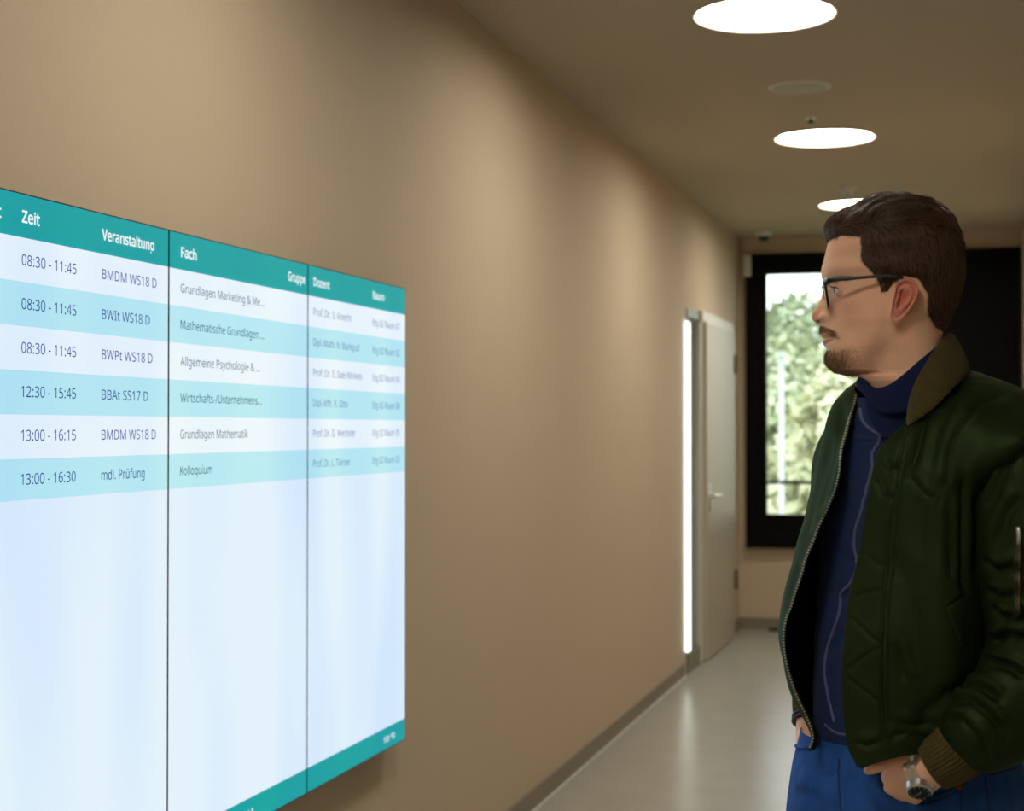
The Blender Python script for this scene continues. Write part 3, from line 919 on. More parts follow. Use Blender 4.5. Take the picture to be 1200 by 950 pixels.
# left hand: the palm goes into the pocket, the thumb stays out
limb(skinb, [(1084, 897, 2.190, .0195), (1064, 896, 2.206, .0165), (1049, 901, 2.220, .0145), (1041, 909, 2.232, .0122)])
limb(skinb, [(1084, 902, 2.190, .0215), (1064, 904, 2.205, .0180), (1051, 914, 2.223, .0150), (1044, 922, 2.238, .0125)])
limb(skinb, [(1085, 907, 2.190, .0205), (1069, 914, 2.207, .0165), (1057, 925, 2.226, .0140), (1051, 934, 2.240, .0120)])
limb(skinb, [(1088, 911, 2.192, .0170), (1077, 921, 2.211, .0145), (1067, 933, 2.230, .0125), (1062, 941, 2.242, .0110)])
fing = [((1043, 909), (1043, 930), (1040, 948), (1037, 962), .0080), ((1044, 922), (1036, 945), (1031, 966), (1029, 982), .0086),
        ((1051, 934), (1046, 957), (1042, 977), (1041, 990), .0082), ((1062, 941), (1059, 960), (1057, 975), (1056, 986), .0072)]
for k, (a, b, c, e, r_) in enumerate(fing):
    limb(skinb, [(a[0], a[1], 2.240, r_*1.15), (b[0], b[1], 2.266, r_*1.0), (c[0], c[1], 2.280, r_*.95), (e[0], e[1], 2.286, r_*.84)], 12)
limb(skinb, [(1072, 890, 2.192, .0150), (1056, 888, 2.190, .0112), (1044, 890, 2.188, .0086), (1034, 894, 2.189, .0084), (1024, 898, 2.193, .0082), (1016, 901, 2.198, .0070)], 14)
# right hand, on the far side
limb(skinb, [(951, 842, 2.49, .0245), (952, 862, 2.475, .026), (953, 888, 2.455, .027), (954, 902, 2.44, .024)])
for k, (dx, r_) in enumerate(((-12, .0078), (-4, .0084), (4, .0082), (12, .0078))):
    limb(skinb, [(956+dx*.8, 902, 2.44, r_*1.1), (960+dx, 928, 2.43, r_), (964+dx, 950-abs(dx)*.4, 2.43, r_*.9), (967+dx, 966-abs(dx)*.6, 2.43, r_*.8)], 12)
limb(skinb, [(956, 868, 2.45, .013), (966, 884, 2.435, .011), (973, 900, 2.425, .0095), (976, 914, 2.42, .008)], 12)
# legs and feet inside the trousers
MC = np.array(man.location)
BF = -(RGT*math.cos(math.radians(40))+FWD*math.sin(math.radians(40)))      # where the body faces
BL = RGT*math.sin(math.radians(40))-FWD*math.cos(math.radians(40))         # his left
BC = Q(1062, 502, 2.388); BC[2] = 0
def B(a, b, z): return BC+BL*a+BF*b+UP*z
for sg in (-1, 1):
    def W4(a, b, z, r): return (*B(a, b, z), 0, r)
    P = [B(sg*.085, 0, .97), B(sg*.095, .02, .75), B(sg*.10, .02, .50), B(sg*.105, 0, .28), B(sg*.11, -.02, .085)]
    skinb.tube([tuple(p) for p in crs(np.array(P), 16)], list(crs(np.array([.080, .066, .048, .044, .028])[:, None], 16)[:, 0]), 14)
    skinb.tube([tuple(B(sg*.11, -.05, .06)), tuple(B(sg*.115, .05, .06)), tuple(B(sg*.125, .14, .045)), tuple(B(sg*.125, .17, .04))], [.026, .024, .020, .014], 12)
tmp = link_mesh('tmp', skinb.v, skinb.f, 'skin')
rm = tmp.modifiers.new('r', 'REMESH'); rm.mode = 'VOXEL'; rm.voxel_size = 0.0026
sm_ = tmp.modifiers.new('s', 'SMOOTH'); sm_.iterations = 5; sm_.factor = 0.6
bpy.context.view_layer.update()
ev = tmp.evaluated_get(bpy.context.evaluated_depsgraph_get())
me = ev.to_mesh()
nv_ = len(me.vertices); bv = np.empty(nv_*3, np.float32); me.vertices.foreach_get('co', bv); bv = bv.reshape(-1, 3)
bf = np.empty(len(me.loops), np.int32); me.loops.foreach_get('vertex_index', bf)
bf = bf.reshape(-1, 4)
ev.to_mesh_clear(); bpy.data.objects.remove(tmp)
allV, allF, allC = [bv, head_V], [bf], []
bx_, by_, bD = px_of(bv)
bc = np.broadcast_to(base, bv.shape).copy()
bc = mixc(bc, (206, 134, 108), np.exp(-((bx_-1045)/22)**2-((by_-895)/16)**2)*.35)
allC = [bc, colr.reshape(-1, 3)]
off = len(bv)
allF.append(head_F+off); off += len(head_V)
lash = []
for sgn in (1, -1):
    v, f, c = ear(sgn); allV.append(v); allF.append(f+off); allC.append(c); off += len(v)
    v, f, c, e1, e2 = lid(sgn); allV.append(v); allF.append(f+off); allC.append(c); off += len(v)
    lash.append((e1, e2))
body = fast_mesh('body', np.concatenate(allV), np.concatenate(allF), 'skin', man, True, np.concatenate(allC))

# eyes
for sgn in (1, -1):
    nu, nv = 40, 28
    c = HM(988.5, sgn*.0292, 341.8)
    fwd = -AX*math.cos(math.radians(3)) + SD*sgn*0.03 + UP*0.03
    fwd /= np.linalg.norm(fwd)
    e1 = np.cross(fwd, UP); e1 /= np.linalg.norm(e1); e2 = np.cross(e1, fwd)
    def cap(th0, th1, R, n=14, lift=0):
        V = []
        for j in range(n):
            th = th0+(th1-th0)*j/(n-1)
            for i in range(nu):
                a = 2*math.pi*i/nu
                V.append(c+fwd*(R*math.cos(th)+lift)+(e1*math.cos(a)+e2*math.sin(a))*R*math.sin(th))
        return np.array(V), grid_faces(n, nu, True, flip=True)
    V, F = cap(0.001, math.pi-.001, .0109, 24)
    eb = fast_mesh('eyeball', V, F, 'eye_white', man)
    V, F = cap(0.17, 0.52, .01105, 8, .0003)
    fast_mesh('iris', V, F, 'iris', eb)
    V, F = cap(0.001, 0.17, .01108, 5, .0003)
    fast_mesh('pupil', V, F, 'black_plastic', eb)

# ---------------------------------------------------------------- hair
topness = 1-sstep(250, 300, PY2)
thk = .0045+.0105*(1-sstep(243, 285, PY2))*(1-.72*sstep(1035, 1098, PX2))
thk += .0045*np.exp(-((PX2-978)/16)**2)*np.exp(-((PY2-268)/8)**2)
thk -= .0075*np.exp(-((PX2-1002)/20)**2)*(1-sstep(248, 262, PY2))
thk += .003*np.exp(-((PX2-1125)/16)**2-((PY2-330)/45)**2)
thk *= np.clip((hd-1.5)/8.0, 0, 1)**.75
thk -= .0035*sstep(315, 392, PY2)*(PX2 > 1070)*.6
thk = np.where(hin, np.where(hd > 3.0, np.maximum(thk, 0.0004), -.0012), -.004)
# locks: waves running back over the top
nse = vnoise(np.stack([(PX2)*.2+S0*60, PY2*.3+S0*200, S0*330], -1), .9, 3)
locks = np.sin(S0*520+PX2*.05+1.2*np.sin(PX2*.07+S0*60))*.5+np.sin(S0*300-PX2*.11+2)*.5
thk += np.where(hin, topness*(.0018*locks+.0012*nse), 0)*np.clip(hd/7, 0, 1)
HV = VH+NH*thk[..., None]
qF = grid_faces(NR, NC, True)
if (head_F[0] != qF[0]).any(): qF = qF[:, ::-1]
fm = hin.reshape(-1)[qF].any(1)
qF = qF[fm]
used, inv = np.unique(qF, return_inverse=True)
cap_V = HV.reshape(-1, 3)[used]; cap_F = inv.reshape(-1, 4)
hair = fast_mesh('hair', cap_V, cap_F, 'hair_dark', man)

from mathutils.bvhtree import BVHTree
def strands(name, roots, norms, dirf, length, npts, r0, m, parent, lift, surf=None, wave=.0, seed=0):
    """hair strands that hug a surface: root, a direction field, and a lift off the skin"""
    rg = np.random.default_rng(seed)
    n = len(roots)
    P = np.zeros((n, npts, 3)); P[:, 0] = roots
    cur = roots.copy(); Nn = norms.copy()
    for k in range(1, npts):
        dvec = dirf(cur, Nn, k/(npts-1))
        dvec = dvec-(dvec*Nn).sum(1, keepdims=True)*Nn
        dvec /= np.linalg.norm(dvec, axis=1, keepdims=True)+1e-9
        cur = cur+dvec*(length/(npts-1))[:, None]
        if surf is not None:
            for i in range(n):
                lo, no, _, _ = surf.find_nearest(Vector(cur[i]))
                if lo is not None:
                    cur[i] = lo; Nn[i] = no if Vector(Nn[i]).dot(no) > 0 else -no
        t = k/(npts-1)
        P[:, k] = cur+Nn*(lift*(math.sin(t*math.pi*.5)))[:, None]+rg.normal(size=(n, 3))*wave
    hc = bpy.data.hair_curves.new(name)
    hc.add_curves([npts]*n)
    hc.attributes['position'].data.foreach_set('vector', P.astype(np.float32).ravel())
    ra = hc.attributes.get('radius') or hc.attributes.new('radius', 'FLOAT', 'POINT')
    rr = np.broadcast_to(r0*np.linspace(1, .35, npts)[None, :], (n, npts))
    ra.data.foreach_set('value', np.ascontiguousarray(rr, dtype=np.float32).ravel())
    hc.materials.append(MATS[m])
    o = bpy.data.objects.new(name, hc)
    COL.objects.link(o)
    o.parent = parent
    o.matrix_parent_inverse = Matrix.Translation(-parent.location)
    return o

def hairmat(name, c0, c1, rough=.4):
    m = bpy.data.materials.new(name); m.use_nodes = True
    nt = m.node_tree; b = nt.nodes['Principled BSDF']
    hi = nt.nodes.new('ShaderNodeHairInfo'); cr = nt.nodes.new('ShaderNodeValToRGB')
    cr.color_ramp.elements[0].color = c0; cr.color_ramp.elements[1].color = c1
    cr.color_ramp.elements[0].position = .15
    nt.links.new(hi.outputs['Random'], cr.inputs[0]); nt.links.new(cr.outputs[0], b.inputs['Base Color'])
    b.inputs['Roughness'].default_value = rough; b.inputs['Specular IOR Level'].default_value = .5
    MATS[name] = m
hairmat('strand_brown', srgb(34, 22, 15), srgb(104, 70, 46), .42)
hairmat('strand_beard', srgb(96, 70, 46), srgb(172, 134, 94), .5)

rh = np.random.default_rng(11)
fa = hin & (hd > 1.2)
# area weights so that crowded rows are not favoured
du = np.linalg.norm(np.roll(VH, -1, 1)-VH, axis=-1); dv_ = np.linalg.norm(np.gradient(VH, axis=0), axis=-1)
wgt = (du*dv_*fa).ravel(); wgt /= wgt.sum()
def pick(w_, n):
    idx = rh.choice(len(w_), n, p=w_)
    return idx
surf = BVHTree.FromPolygons([tuple(v) for v in cap_V], [tuple(f) for f in cap_F.tolist()])
NSTR = 17000
idx = pick(wgt, NSTR)
rt_ = HV.reshape(-1, 3)[idx]; nn_ = NH.reshape(-1, 3)[idx]
ppx, ppy = PX2.reshape(-1)[idx], PY2.reshape(-1)[idx]
top_ = 1-sstep(262, 300, ppy)
def dirf(P, Nn, t):
    rel = P-HC
    a = rel@AX/KM+1048; y = 360-rel[:, 2]/KM; s = rel@SD
    tp = (1-sstep(258, 292, y))[:, None]
    back = AX*1.0+SD*(.30*np.sin(s*90+a*.05))[:, None]+UP*0.10
    front = sstep(1000, 975, a)[:, None]
    back = back+front*(UP*1.1)
    side = AX*.35-UP*1.0
    nape = -UP*1.0+AX*-.05
    sb = sstep(1085, 1115, a)[:, None]
    sd_ = side*(1-sb)+nape*sb
    sw_ = np.stack([vnoise(P, 95, 51), vnoise(P, 95, 52), vnoise(P, 95, 53)], 1)
    return back*tp+sd_*(1-tp)+nnoise[:len(P)]*.20+sw_*(.25+.55*tp)
nnoise = rh.normal(size=(NSTR, 3))
Ls = .008+.020*top_+rh.uniform(0, .006, len(idx))
clump = vnoise(rt_, 330, 61)
lf = .0002+.0011*rh.uniform(0, 1, len(idx))+top_*(.0030*np.clip(clump, 0, 1)+.0020*rh.uniform(0, 1, len(idx))**3)
st = strands('hair_strands', rt_, nn_, dirf, Ls, 7, .00042*rh.uniform(.6, 1.5, NSTR)[:, None], 'strand_brown', hair, lf, surf, .00015, 4)
st['kind'] = 'stuff'

# beard, moustache, brows
def patch(mask, n, name, dvec, Lr, lift, r0, m, spread=.5, seed=1):
    w_ = (du*dv_*mask).ravel(); w_ /= w_.sum()
    i_ = pick(w_, n)
    rn = np.random.default_rng(seed).normal(size=(n, 3))
    L_ = rh.uniform(Lr[0], Lr[1], n)
    o = strands(name, VH.reshape(-1, 3)[i_], NH.reshape(-1, 3)[i_].copy(), lambda P, N_, t: dvec+rn*spread, L_, 4, r0, m, man, np.full(n, lift)*rh.uniform(.4, 1.2, n), None, .0, seed)
    o['kind'] = 'stuff'
    return o
soft = rh.uniform(0, 1, PX2.shape)
goat = ((PY2 > 409)*(PY2 < 440)*np.clip((PY2-407)/12, 0, 1)*np.clip((1010-PX2)/30, 0, 1)**1.5)
patch(goat, 3000, 'beard', -UP*1.0-AX*.2, (.004, .008), .0028, .00016, 'strand_beard', .4, 2)
must = (np.abs(PY2-(384+np.clip((PX2-966)/2.0, 0, 14))) < 3.5)*(PX2 < 985)*(np.abs(S0) < .032)
patch(must*np.clip((988-PX2)/10, .2, 1), 1100, 'moustache', -UP*1.0+AX*.55, (.003, .0055), .0014, .00016, 'strand_beard', .3, 3)
jaw = JB*(PX2 > 985)*(1-sstep(1020, 1048, PX2))*(PY2 > 372)*.5
patch(jaw, 2600, 'stubble', -UP*1.0+AX*.3, (.0010, .0022), .0006, .00010, 'strand_beard', .5, 4)
brw = (np.abs(PY2-(329.5-2.0*np.sin(np.clip((np.abs(S0)-.012)/.035, 0, 1)*2.6))) < 2.2)*(np.abs(S0) > .011)*(np.abs(S0) < .050)*(PX2 < 1010)
patch(brw.astype(float), 1800, 'eyebrows', AX*1.0+UP*.15, (.004, .008), .0010, .00016, 'strand_brown', .25, 5)
m_ = MB()
for (e1, e2) in lash:
    e1 = np.array(e1)
    m_.tube([tuple(p) for p in e1], .0006, 6)
    for p in e1[4:-4:2]:
        m_.tube([tuple(p), tuple(p-AX*.004-UP*.0005), tuple(p-AX*.0065+UP*.0018)], [.0003, .00025, .0001], 4)
ls = m_.build('eyelashes', 'black_plastic', man, True); ls['kind'] = 'stuff'

# ---------------------------------------------------------------- sweater
def bring(cx, D, A, Bd, py, n=48, yaw=40, pw=2.3, dy=None):
    """horizontal superelliptic ring of the trunk, facing as the body does"""
    t = np.linspace(0, 2*np.pi, n, endpoint=False)
    ca, sa = np.cos(t), np.sin(t)
    r = (np.abs(ca)**pw+np.abs(sa)**pw)**(-1/pw)
    c = Q(cx, py, D)
    P = c+(BL*A)*(r*ca)[:, None]+(BF*Bd)*(r*sa)[:, None]
    P = P+UP*np.zeros(n)[:, None]
    if dy is not None:
        P = P+UP*(dy*r*sa)[:, None]
    return P
sw = [(466, 1062, 2.360, .066, .066, 0), (482, 1061, 2.362, .072, .070, -.010), (496, 1063, 2.367, .086, .074, -.012), (514, 1066, 2.372, .110, .082, -.010), (540, 1070, 2.378, .134, .092, 0), (590, 1074, 2.383, .148, .106, 0),
      (640, 1077, 2.385, .150, .112, 0), (700, 1075, 2.387, .150, .116, 0), (760, 1073, 2.388, .150, .119, 0), (820, 1071, 2.388, .150, .122, 0), (856, 1070, 2.388, .150, .122, -.010), (874, 1069, 2.388, .150, .121, -.014), (900, 1068, 2.388, .154, .124, -.018)]
R = np.stack([bring(c[1], c[2], c[3], c[4], c[0], 200, dy=c[5]) for c in sw])
G = crs(R, 260)
Gn = grid_normals(G, True)
if ((Gn*(G-G.mean(axis=(0, 1)))).sum(-1)).mean() < 0: Gn = -Gn
gx, gy, gD = px_of(G)
G = creases(G, Gn, [([(968, 690), (985, 700), (1000, 690)], .004, 7, 1, .003), ([(962, 770), (985, 745), (1000, 742)], .004, 8, 1, .003),
                    ([(975, 640), (992, 655), (1006, 650)], .003, 7, 1, .002), ([(985, 560), (1000, 600), (998, 640)], .003, 8, 1, .002)])
G = G+Gn*(vnoise(G, 26, 5)*.0022*(gy > 515))[..., None]
hemr = ((gy > 858)*.5*(1+np.sin(np.arange(200)*2*np.pi*70/200))[None, :])
G = G+Gn*(hemr*.0012)[..., None]
sweater = fast_mesh('sweater', G, grid_faces(260, 200, True, flip=True), 'navy_knit', man)
def on_surface(poly, Gs, Nn, off, n=None):
    """put a drawn line onto the camera-facing side of a surface"""
    gx_, gy_, gD_ = px_of(Gs)
    sel = (Nn@FWD) < 0.15
    P = []
    pl = crs(np.array(poly, float), n or len(poly)*8)
    X, Y, VV, NN = gx_[sel], gy_[sel], Gs[sel], Nn[sel]
    for (x, y) in pl:
        d2 = (X-x)**2+(Y-y)**2
        k = np.argsort(d2)[:4]
        w = 1/(d2[k]+.05); w /= w.sum()
        P.append((VV[k]*w[:, None]).sum(0)+(NN[k]*w[:, None]).sum(0)*off)
    return np.array(P)
def ribbon(name, P, Nrm, wd, m, parent, h=.0009):
    """flat raised band along a line"""
    T = np.gradient(P, axis=0); T /= np.linalg.norm(T, axis=1, keepdims=True)
    Sx = np.cross(T, Nrm); Sx /= np.linalg.norm(Sx, axis=1, keepdims=True)
    V = np.stack([P-Sx*wd/2-Nrm*h, P-Sx*wd/2+Nrm*h*.5, P+Nrm*h, P+Sx*wd/2+Nrm*h*.5, P+Sx*wd/2-Nrm*h], 1)
    return fast_mesh(name, V, grid_faces(len(P), 5), m, parent)
for poly in ([(1008, 478), (1011, 492), (1019, 501), (1030, 508), (1040, 509), (1052, 504)],
             [(1031, 509), (1030, 518), (1023, 530), (1022, 548), (1016, 572), (1008, 602), (1002, 622), (1001, 640), (1004, 662), (997, 682), (986, 694), (984, 712), (978, 734), (969, 760), (966, 785), (970, 815), (977, 845)],
             [(966, 848), (978, 857), (995, 861)]):
    P = on_surface(poly, G, Gn, .0010)
    nr = np.broadcast_to(BF*.8-FWD*.3, P.shape); nr = nr/np.linalg.norm(nr, axis=1, keepdims=True)
    ribbon('seam', P, nr, .0045 if poly[0][1] < 800 and poly[0][0] < 1020 else .004, 'grey_yarn', sweater)
# the rolled collar
topr = np.array([(1009, 441, 2.352), (1015, 449, 2.318), (1026, 455, 2.296), (1042, 451.5, 2.283), (1060, 440, 2.276), (1082, 421, 2.274), (1099, 407, 2.290), (1109, 402, 2.335), (1108, 404, 2.39), (1085, 412, 2.43), (1050, 432, 2.43), (1020, 440, 2.40)])
botr = np.array([(1007.5, 455, 2.350), (1014, 464, 2.310), (1026, 481, 2.285), (1044, 486, 2.266), (1064, 483, 2.258), (1088, 468, 2.258), (1110, 440, 2.278), (1123, 424, 2.335), (1120, 426, 2.40), (1090, 440, 2.445), (1050, 452, 2.445), (1018, 455, 2.40)])
cT = crs(Q(topr[:, 0], topr[:, 1], topr[:, 2]), 220, True); cB = crs(Q(botr[:, 0], botr[:, 1], botr[:, 2]), 220, True)
cc = (cT.mean(0)+cB.mean(0))/2
def radial(P):
    r = P-P.mean(0); r[:, 2] = 0; return r/np.linalg.norm(r, axis=1, keepdims=True)
rad = radial((cT+cB)/2)
lay = []
for (t, o_, dz) in ((.45, -.010, 0), (.15, -.008, 0), (.02, -.006, 0), (-.02, -.003, .001), (0, .001, .0006), (.10, .0035, 0), (.3, .0055, 0), (.5, .006, 0), (.7, .0058, 0), (.88, .0045, 0), (.98, .0015, 0), (1.0, -.002, 0), (.93, -.004, 0), (1.0, -.0075, -.012), (1.0, -.006, -.03)):
    lay.append(cT*(1-t)+cB*t+rad*o_+UP*dz)
lay = crs(np.array(lay), 70)
ln = grid_normals(lay, True)
lay = lay+radial(cT)[None]*(.0006*np.sin(np.arange(220)*2*np.pi*110/220))[None, :, None]+ln*(vnoise(lay, 45, 8)*.0012)[..., None]
fast_mesh('turtleneck', lay, grid_faces(70, 220, True), 'navy_rib', man)

# ---------------------------------------------------------------- bomber jacket
rings = [
 # hem
 [(948, 877, 2.325), (954, 872, 2.350), (958, 868, 2.42), (1040, 868, 2.52), (1120, 872, 2.50), (1160, 880, 2.39), (1166, 884, 2.27), (1122, 884, 2.195), (1075, 881, 2.165), (1040, 886, 2.168), (1006, 898, 2.180)],
 [(951, 856, 2.32), (953, 855, 2.355), (958, 855, 2.44), (1040, 855, 2.55), (1120, 855, 2.52), (1165, 857, 2.40), (1172, 858, 2.26), (1124, 860, 2.175), (1076, 862, 2.160), (1035, 865, 2.168), (993, 868, 2.190)],
 [(930, 805, 2.325), (928, 805, 2.360), (936, 805, 2.455), (1040, 805, 2.57), (1125, 805, 2.53), (1170, 805, 2.40), (1178, 805, 2.25), (1126, 805, 2.152), (1079, 805, 2.150), (1034, 805, 2.168), (987, 805, 2.195)],
 [(919, 750, 2.325), (914, 750, 2.375), (932, 750, 2.47), (1040, 750, 2.58), (1125, 750, 2.54), (1172, 750, 2.40), (1180, 750, 2.24), (1128, 750, 2.146), (1080, 750, 2.148), (1034, 750, 2.170), (990, 750, 2.200)],
 [(927, 703, 2.33), (918, 703, 2.395), (940, 703, 2.49), (1040, 703, 2.59), (1125, 703, 2.54), (1170, 703, 2.40), (1178, 703, 2.24), (1130, 703, 2.148), (1080, 703, 2.152), (1036, 703, 2.178), (995, 703, 2.208)],
 [(948, 645, 2.325), (934, 645, 2.40), (952, 645, 2.53), (1050, 645, 2.60), (1130, 645, 2.54), (1170, 645, 2.40), (1177, 645, 2.24), (1134, 645, 2.150), (1084, 645, 2.158), (1040, 645, 2.185), (1008, 645, 2.212)],
 [(981, 575, 2.325), (951, 575, 2.43), (968, 575, 2.57), (1060, 575, 2.61), (1140, 575, 2.53), (1174, 575, 2.38), (1176, 572, 2.21), (1132, 576, 2.140), (1087, 575, 2.168), (1051, 575, 2.190), (1020, 575, 2.218)],
 [(990, 524, 2.335), (964, 516, 2.43), (978, 515, 2.58), (1065, 520, 2.615), (1142, 515, 2.53), (1198, 506, 2.34), (1208, 515, 2.120), (1148, 530, 2.128), (1092, 534, 2.180), (1057, 535, 2.200), (1030, 533, 2.225)],
 [(997, 494, 2.345), (977, 478, 2.43), (990, 474, 2.57), (1070, 474, 2.59), (1140, 464, 2.49), (1194, 460, 2.34), (1204, 474, 2.190), (1146, 490, 2.155), (1092, 506, 2.195), (1064, 510, 2.210), (1041, 515, 2.232)],
 [(1001, 475, 2.355), (990, 461, 2.42), (1012, 452, 2.54), (1075, 450, 2.54), (1136, 440, 2.455), (1160, 442, 2.345), (1162, 452, 2.252), (1126, 471, 2.205), (1092, 489, 2.215), (1070, 499, 2.220), (1054, 504, 2.235)],
 # collar base
 [(1004, 461, 2.365), (1002, 452, 2.41), (1026, 443, 2.49), (1075, 438, 2.50), (1118, 431, 2.44), (1133, 434, 2.365), (1127, 443, 2.300), (1110, 462, 2.255), (1090, 480, 2.235), (1075, 490, 2.230), (1062, 496.5, 2.232)],
]
RG = np.array(rings, float)
ctrl = Q(RG[..., 0], RG[..., 1], RG[..., 2])
NV, NU = 420, 520
# denser control where the body faces the viewer
J = crs(ctrl, NV, axis=0)
J = crs(J, NU, axis=1)
Jn = grid_normals(J)
jc = J.mean(axis=(0, 1))
if ((Jn*(J-jc)).sum(-1)).mean() < 0: Jn = -Jn
u = np.linspace(0, 1, NU)[None, :]; v = np.linspace(0, 1, NV)[:, None]
near = sstep(.50, .62, u)*np.ones((NV, 1))
far = (1-sstep(.22, .32, u))*np.ones((NV, 1))
jit = [
 ([(1176, 463), (1150, 473), (1129, 494), (1118, 515), (1112, 535), (1109, 560), (1097, 585)], .010, 4.5, 1, .0065),
 ([(1130, 440), (1122, 462), (1108, 486), (1098, 512), (1094, 540)], .006, 8, 1, .004),
 ([(1090, 478), (1083, 500), (1076, 530), (1066, 560)], .006, 6, 1, .004),
 ([(1062, 556), (1071, 563), (1084, 578), (1097, 585)], .006, 3.5, 1, .005),
 ([(1084, 578), (1080, 610), (1078, 640), (1074, 700)], .005, 10, 1, .004),
 ([(1126, 545), (1127, 600), (1127, 650), (1131, 700)], .010, 5.5, 1, .005),
 ([(1111, 575), (1111, 620), (1114, 680)], .007, 5, 1, .004),
 ([(1142, 570), (1143, 620), (1142, 690)], .008, 5, 1, .004),
 ([(1097, 682), (1107, 712), (1118, 740), (1129, 767)], .0022, 2.2, 1, .0012),
 ([(1107, 712), (1120, 703), (1134, 695)], .0045, 2.4, 1, .0028),
 ([(991, 786), (1010, 770), (1033, 756)], .0030, 2.6, 1, .002),
 ([(997, 722), (1015, 740), (1033, 756)], .0026, 2.6, 1, .002),
 ([(989, 790), (1010, 806), (1035, 826)], .0030, 2.6, 1, .002),
 ([(1002, 700), (1015, 694), (1036, 690)], .0022, 3, 1, .0018),
 ([(1013, 645), (1026, 660), (1037, 664)], .0024, 3, 1, .0018),
 ([(1028, 560), (1036, 580), (1050, 584)], .0030, 4, 1, .002),
 ([(1033, 540), (1043, 552), (1056, 548)], .0035, 4, 1, .003),
 ([(1046, 750), (1051, 765), (1056, 782), (1060, 798)], .0035, 5, 1, .0025),
 ([(1040, 640), (1060, 680), (1070, 730), (1074, 790)], .0050, 12, 1, .003),
 ([(1150, 800), (1110, 812), (1070, 850)], .006, 9, 1, .004),
 ([(1048, 846), (1075, 850), (1100, 846)], .005, 5, 1, .004),
 ([(1040, 862), (1060, 858), (1085, 864)], .004, 4, 1, .003),
 ([(1000, 868), (1016, 872), (1034, 866)], .0035, 4, 1, .003),
 ([(1062, 502), (1057, 535), (1051, 573), (1047.5, 600), (1041.5, 640), (1037, 690), (1034, 755), (1034, 826), (1038.5, 873)], .0030, 2.0, 1, .0022),
 ([(1059, 502), (1054, 535), (1048, 573), (1044, 600), (1038, 640), (1033.5, 690), (1030.5, 755), (1030.5, 826), (1035, 873)], .0016, 1.5, 1, 0),
]
J = creases(J, Jn, jit, near)
fit_ = [([(975, 500), (966, 540), (952, 590), (944, 630)], .006, 6, 1, .005), ([(990, 470), (984, 510), (972, 560), (957, 610)], .006, 6, 1, .004),
        ([(940, 660), (932, 690), (924, 720)], .003, 4, 1, .002)]
J = creases(J, Jn, fit_, far)
J = J+Jn*(vnoise(J, 24, 2)*.0035*sstep(0, .05, u)*sstep(1, .96, u)+vnoise(J*np.array([1, 1, .5]), 70, 6)*.0010)[..., None]
# ribbed waistband at the hem
rib = sstep(.065, .055, v)*np.sin(np.arange(NU)*2*np.pi*105/NU)[None, :]*.0008*near
jacket = fast_mesh('jacket_body', J, grid_faces(NV, NU, False, flip=True), 'nylon', man)
so = jacket.modifiers.new('thickness', 'SOLIDIFY'); so.thickness = .0045; so.offset = 0
JJ, JN = J, Jn

def tube_surface(ax, nu, nv, fold=None, closed_end=False, twist0=None):
    """sleeve-like surface along an axis of (px, py, D, radius)"""
    A = np.array(ax, float)
    P = crs(Q(A[:, 0], A[:, 1], A[:, 2]), nv); R_ = crs(A[:, 3:], nv)[:, 0]
    T = np.gradient(P, axis=0); T /= np.linalg.norm(T, axis=1, keepdims=True)
    u0 = FWD-T[0]*(FWD@T[0]); u0 /= np.linalg.norm(u0)
    U = [u0]
    for i in range(1, nv):
        w_ = U[-1]-T[i]*(U[-1]@T[i]); U.append(w_/np.linalg.norm(w_))
    U = np.array(U); Wv = np.cross(T, U)
    a = np.linspace(0, 2*np.pi, nu, endpoint=False)
    Nn = U[:, None]*np.cos(a)[None, :, None]+Wv[:, None]*np.sin(a)[None, :, None]
    V = P[:, None]+Nn*R_[:, None, None]
    return V, Nn, P, T
sl = [(1160, 500, 2.245, .030), (1172, 512, 2.230, .060), (1190, 538, 2.200, .078), (1202, 575, 2.180, .081), (1209, 630, 2.165, .078), (1215, 690, 2.160, .076), (1221, 745, 2.160, .075), (1213, 795, 2.155, .073), (1186, 826, 2.150, .068), (1157, 848, 2.150, .060), (1133, 866, 2.158, .049), (1119, 877, 2.162, .037)]
V, N_, Pc, Tc = tube_surface(sl, 260, 420)
# flatten sleeve towards the body a little and bunch at the elbow
sf = [
 ([(1200, 504), (1175, 523), (1157, 555), (1143, 580)], .0080, 4, 1, .005),
 ([(1176, 463), (1188, 470), (1200, 480)], .006, 4, 1, .004),
 ([(1146, 655), (1165, 668), (1185, 664), (1200, 672)], .0075, 5, 1, .006),
 ([(1150, 690), (1170, 700), (1200, 694)], .0065, 5, 1, .006),
 ([(1158, 712), (1176, 724), (1204, 722)], .008, 5, 1, .007),
 ([(1160, 752), (1180, 742), (1200, 748)], .009, 5, 1, .007),
 ([(1140, 785), (1162, 776), (1185, 782), (1200, 795)], .008, 5, 1, .007),
 ([(1126, 802), (1150, 806), (1172, 820)], .008, 4.5, 1, .006),
 ([(1112, 822), (1135, 818), (1158, 836), (1176, 858)], .008, 4.5, 1, .006),
 ([(1108, 840), (1126, 842), (1146, 862), (1160, 884)], .006, 4, 1, .005),
 ([(1155, 600), (1170, 560), (1185, 530)], .006, 7, 1, .004),
 ([(1165, 640), (1180, 600), (1198, 580)], .005, 6, 1, .004)]
fc = ((N_@FWD) < .3)*1.0
V = creases(V, N_, sf, fc)
V = V+N_*(vnoise(V, 30, 12)*.0045*sstep(0, .1, np.linspace(0, 1, 420))[:, None]*sstep(1, .93, np.linspace(0, 1, 420))[:, None]+vnoise(V, 75, 13)*.0012)[..., None]
sleeve = fast_mesh('sleeve', V, grid_faces(420, 260, True, flip=True), 'nylon', man)
SV, SN = V, N_
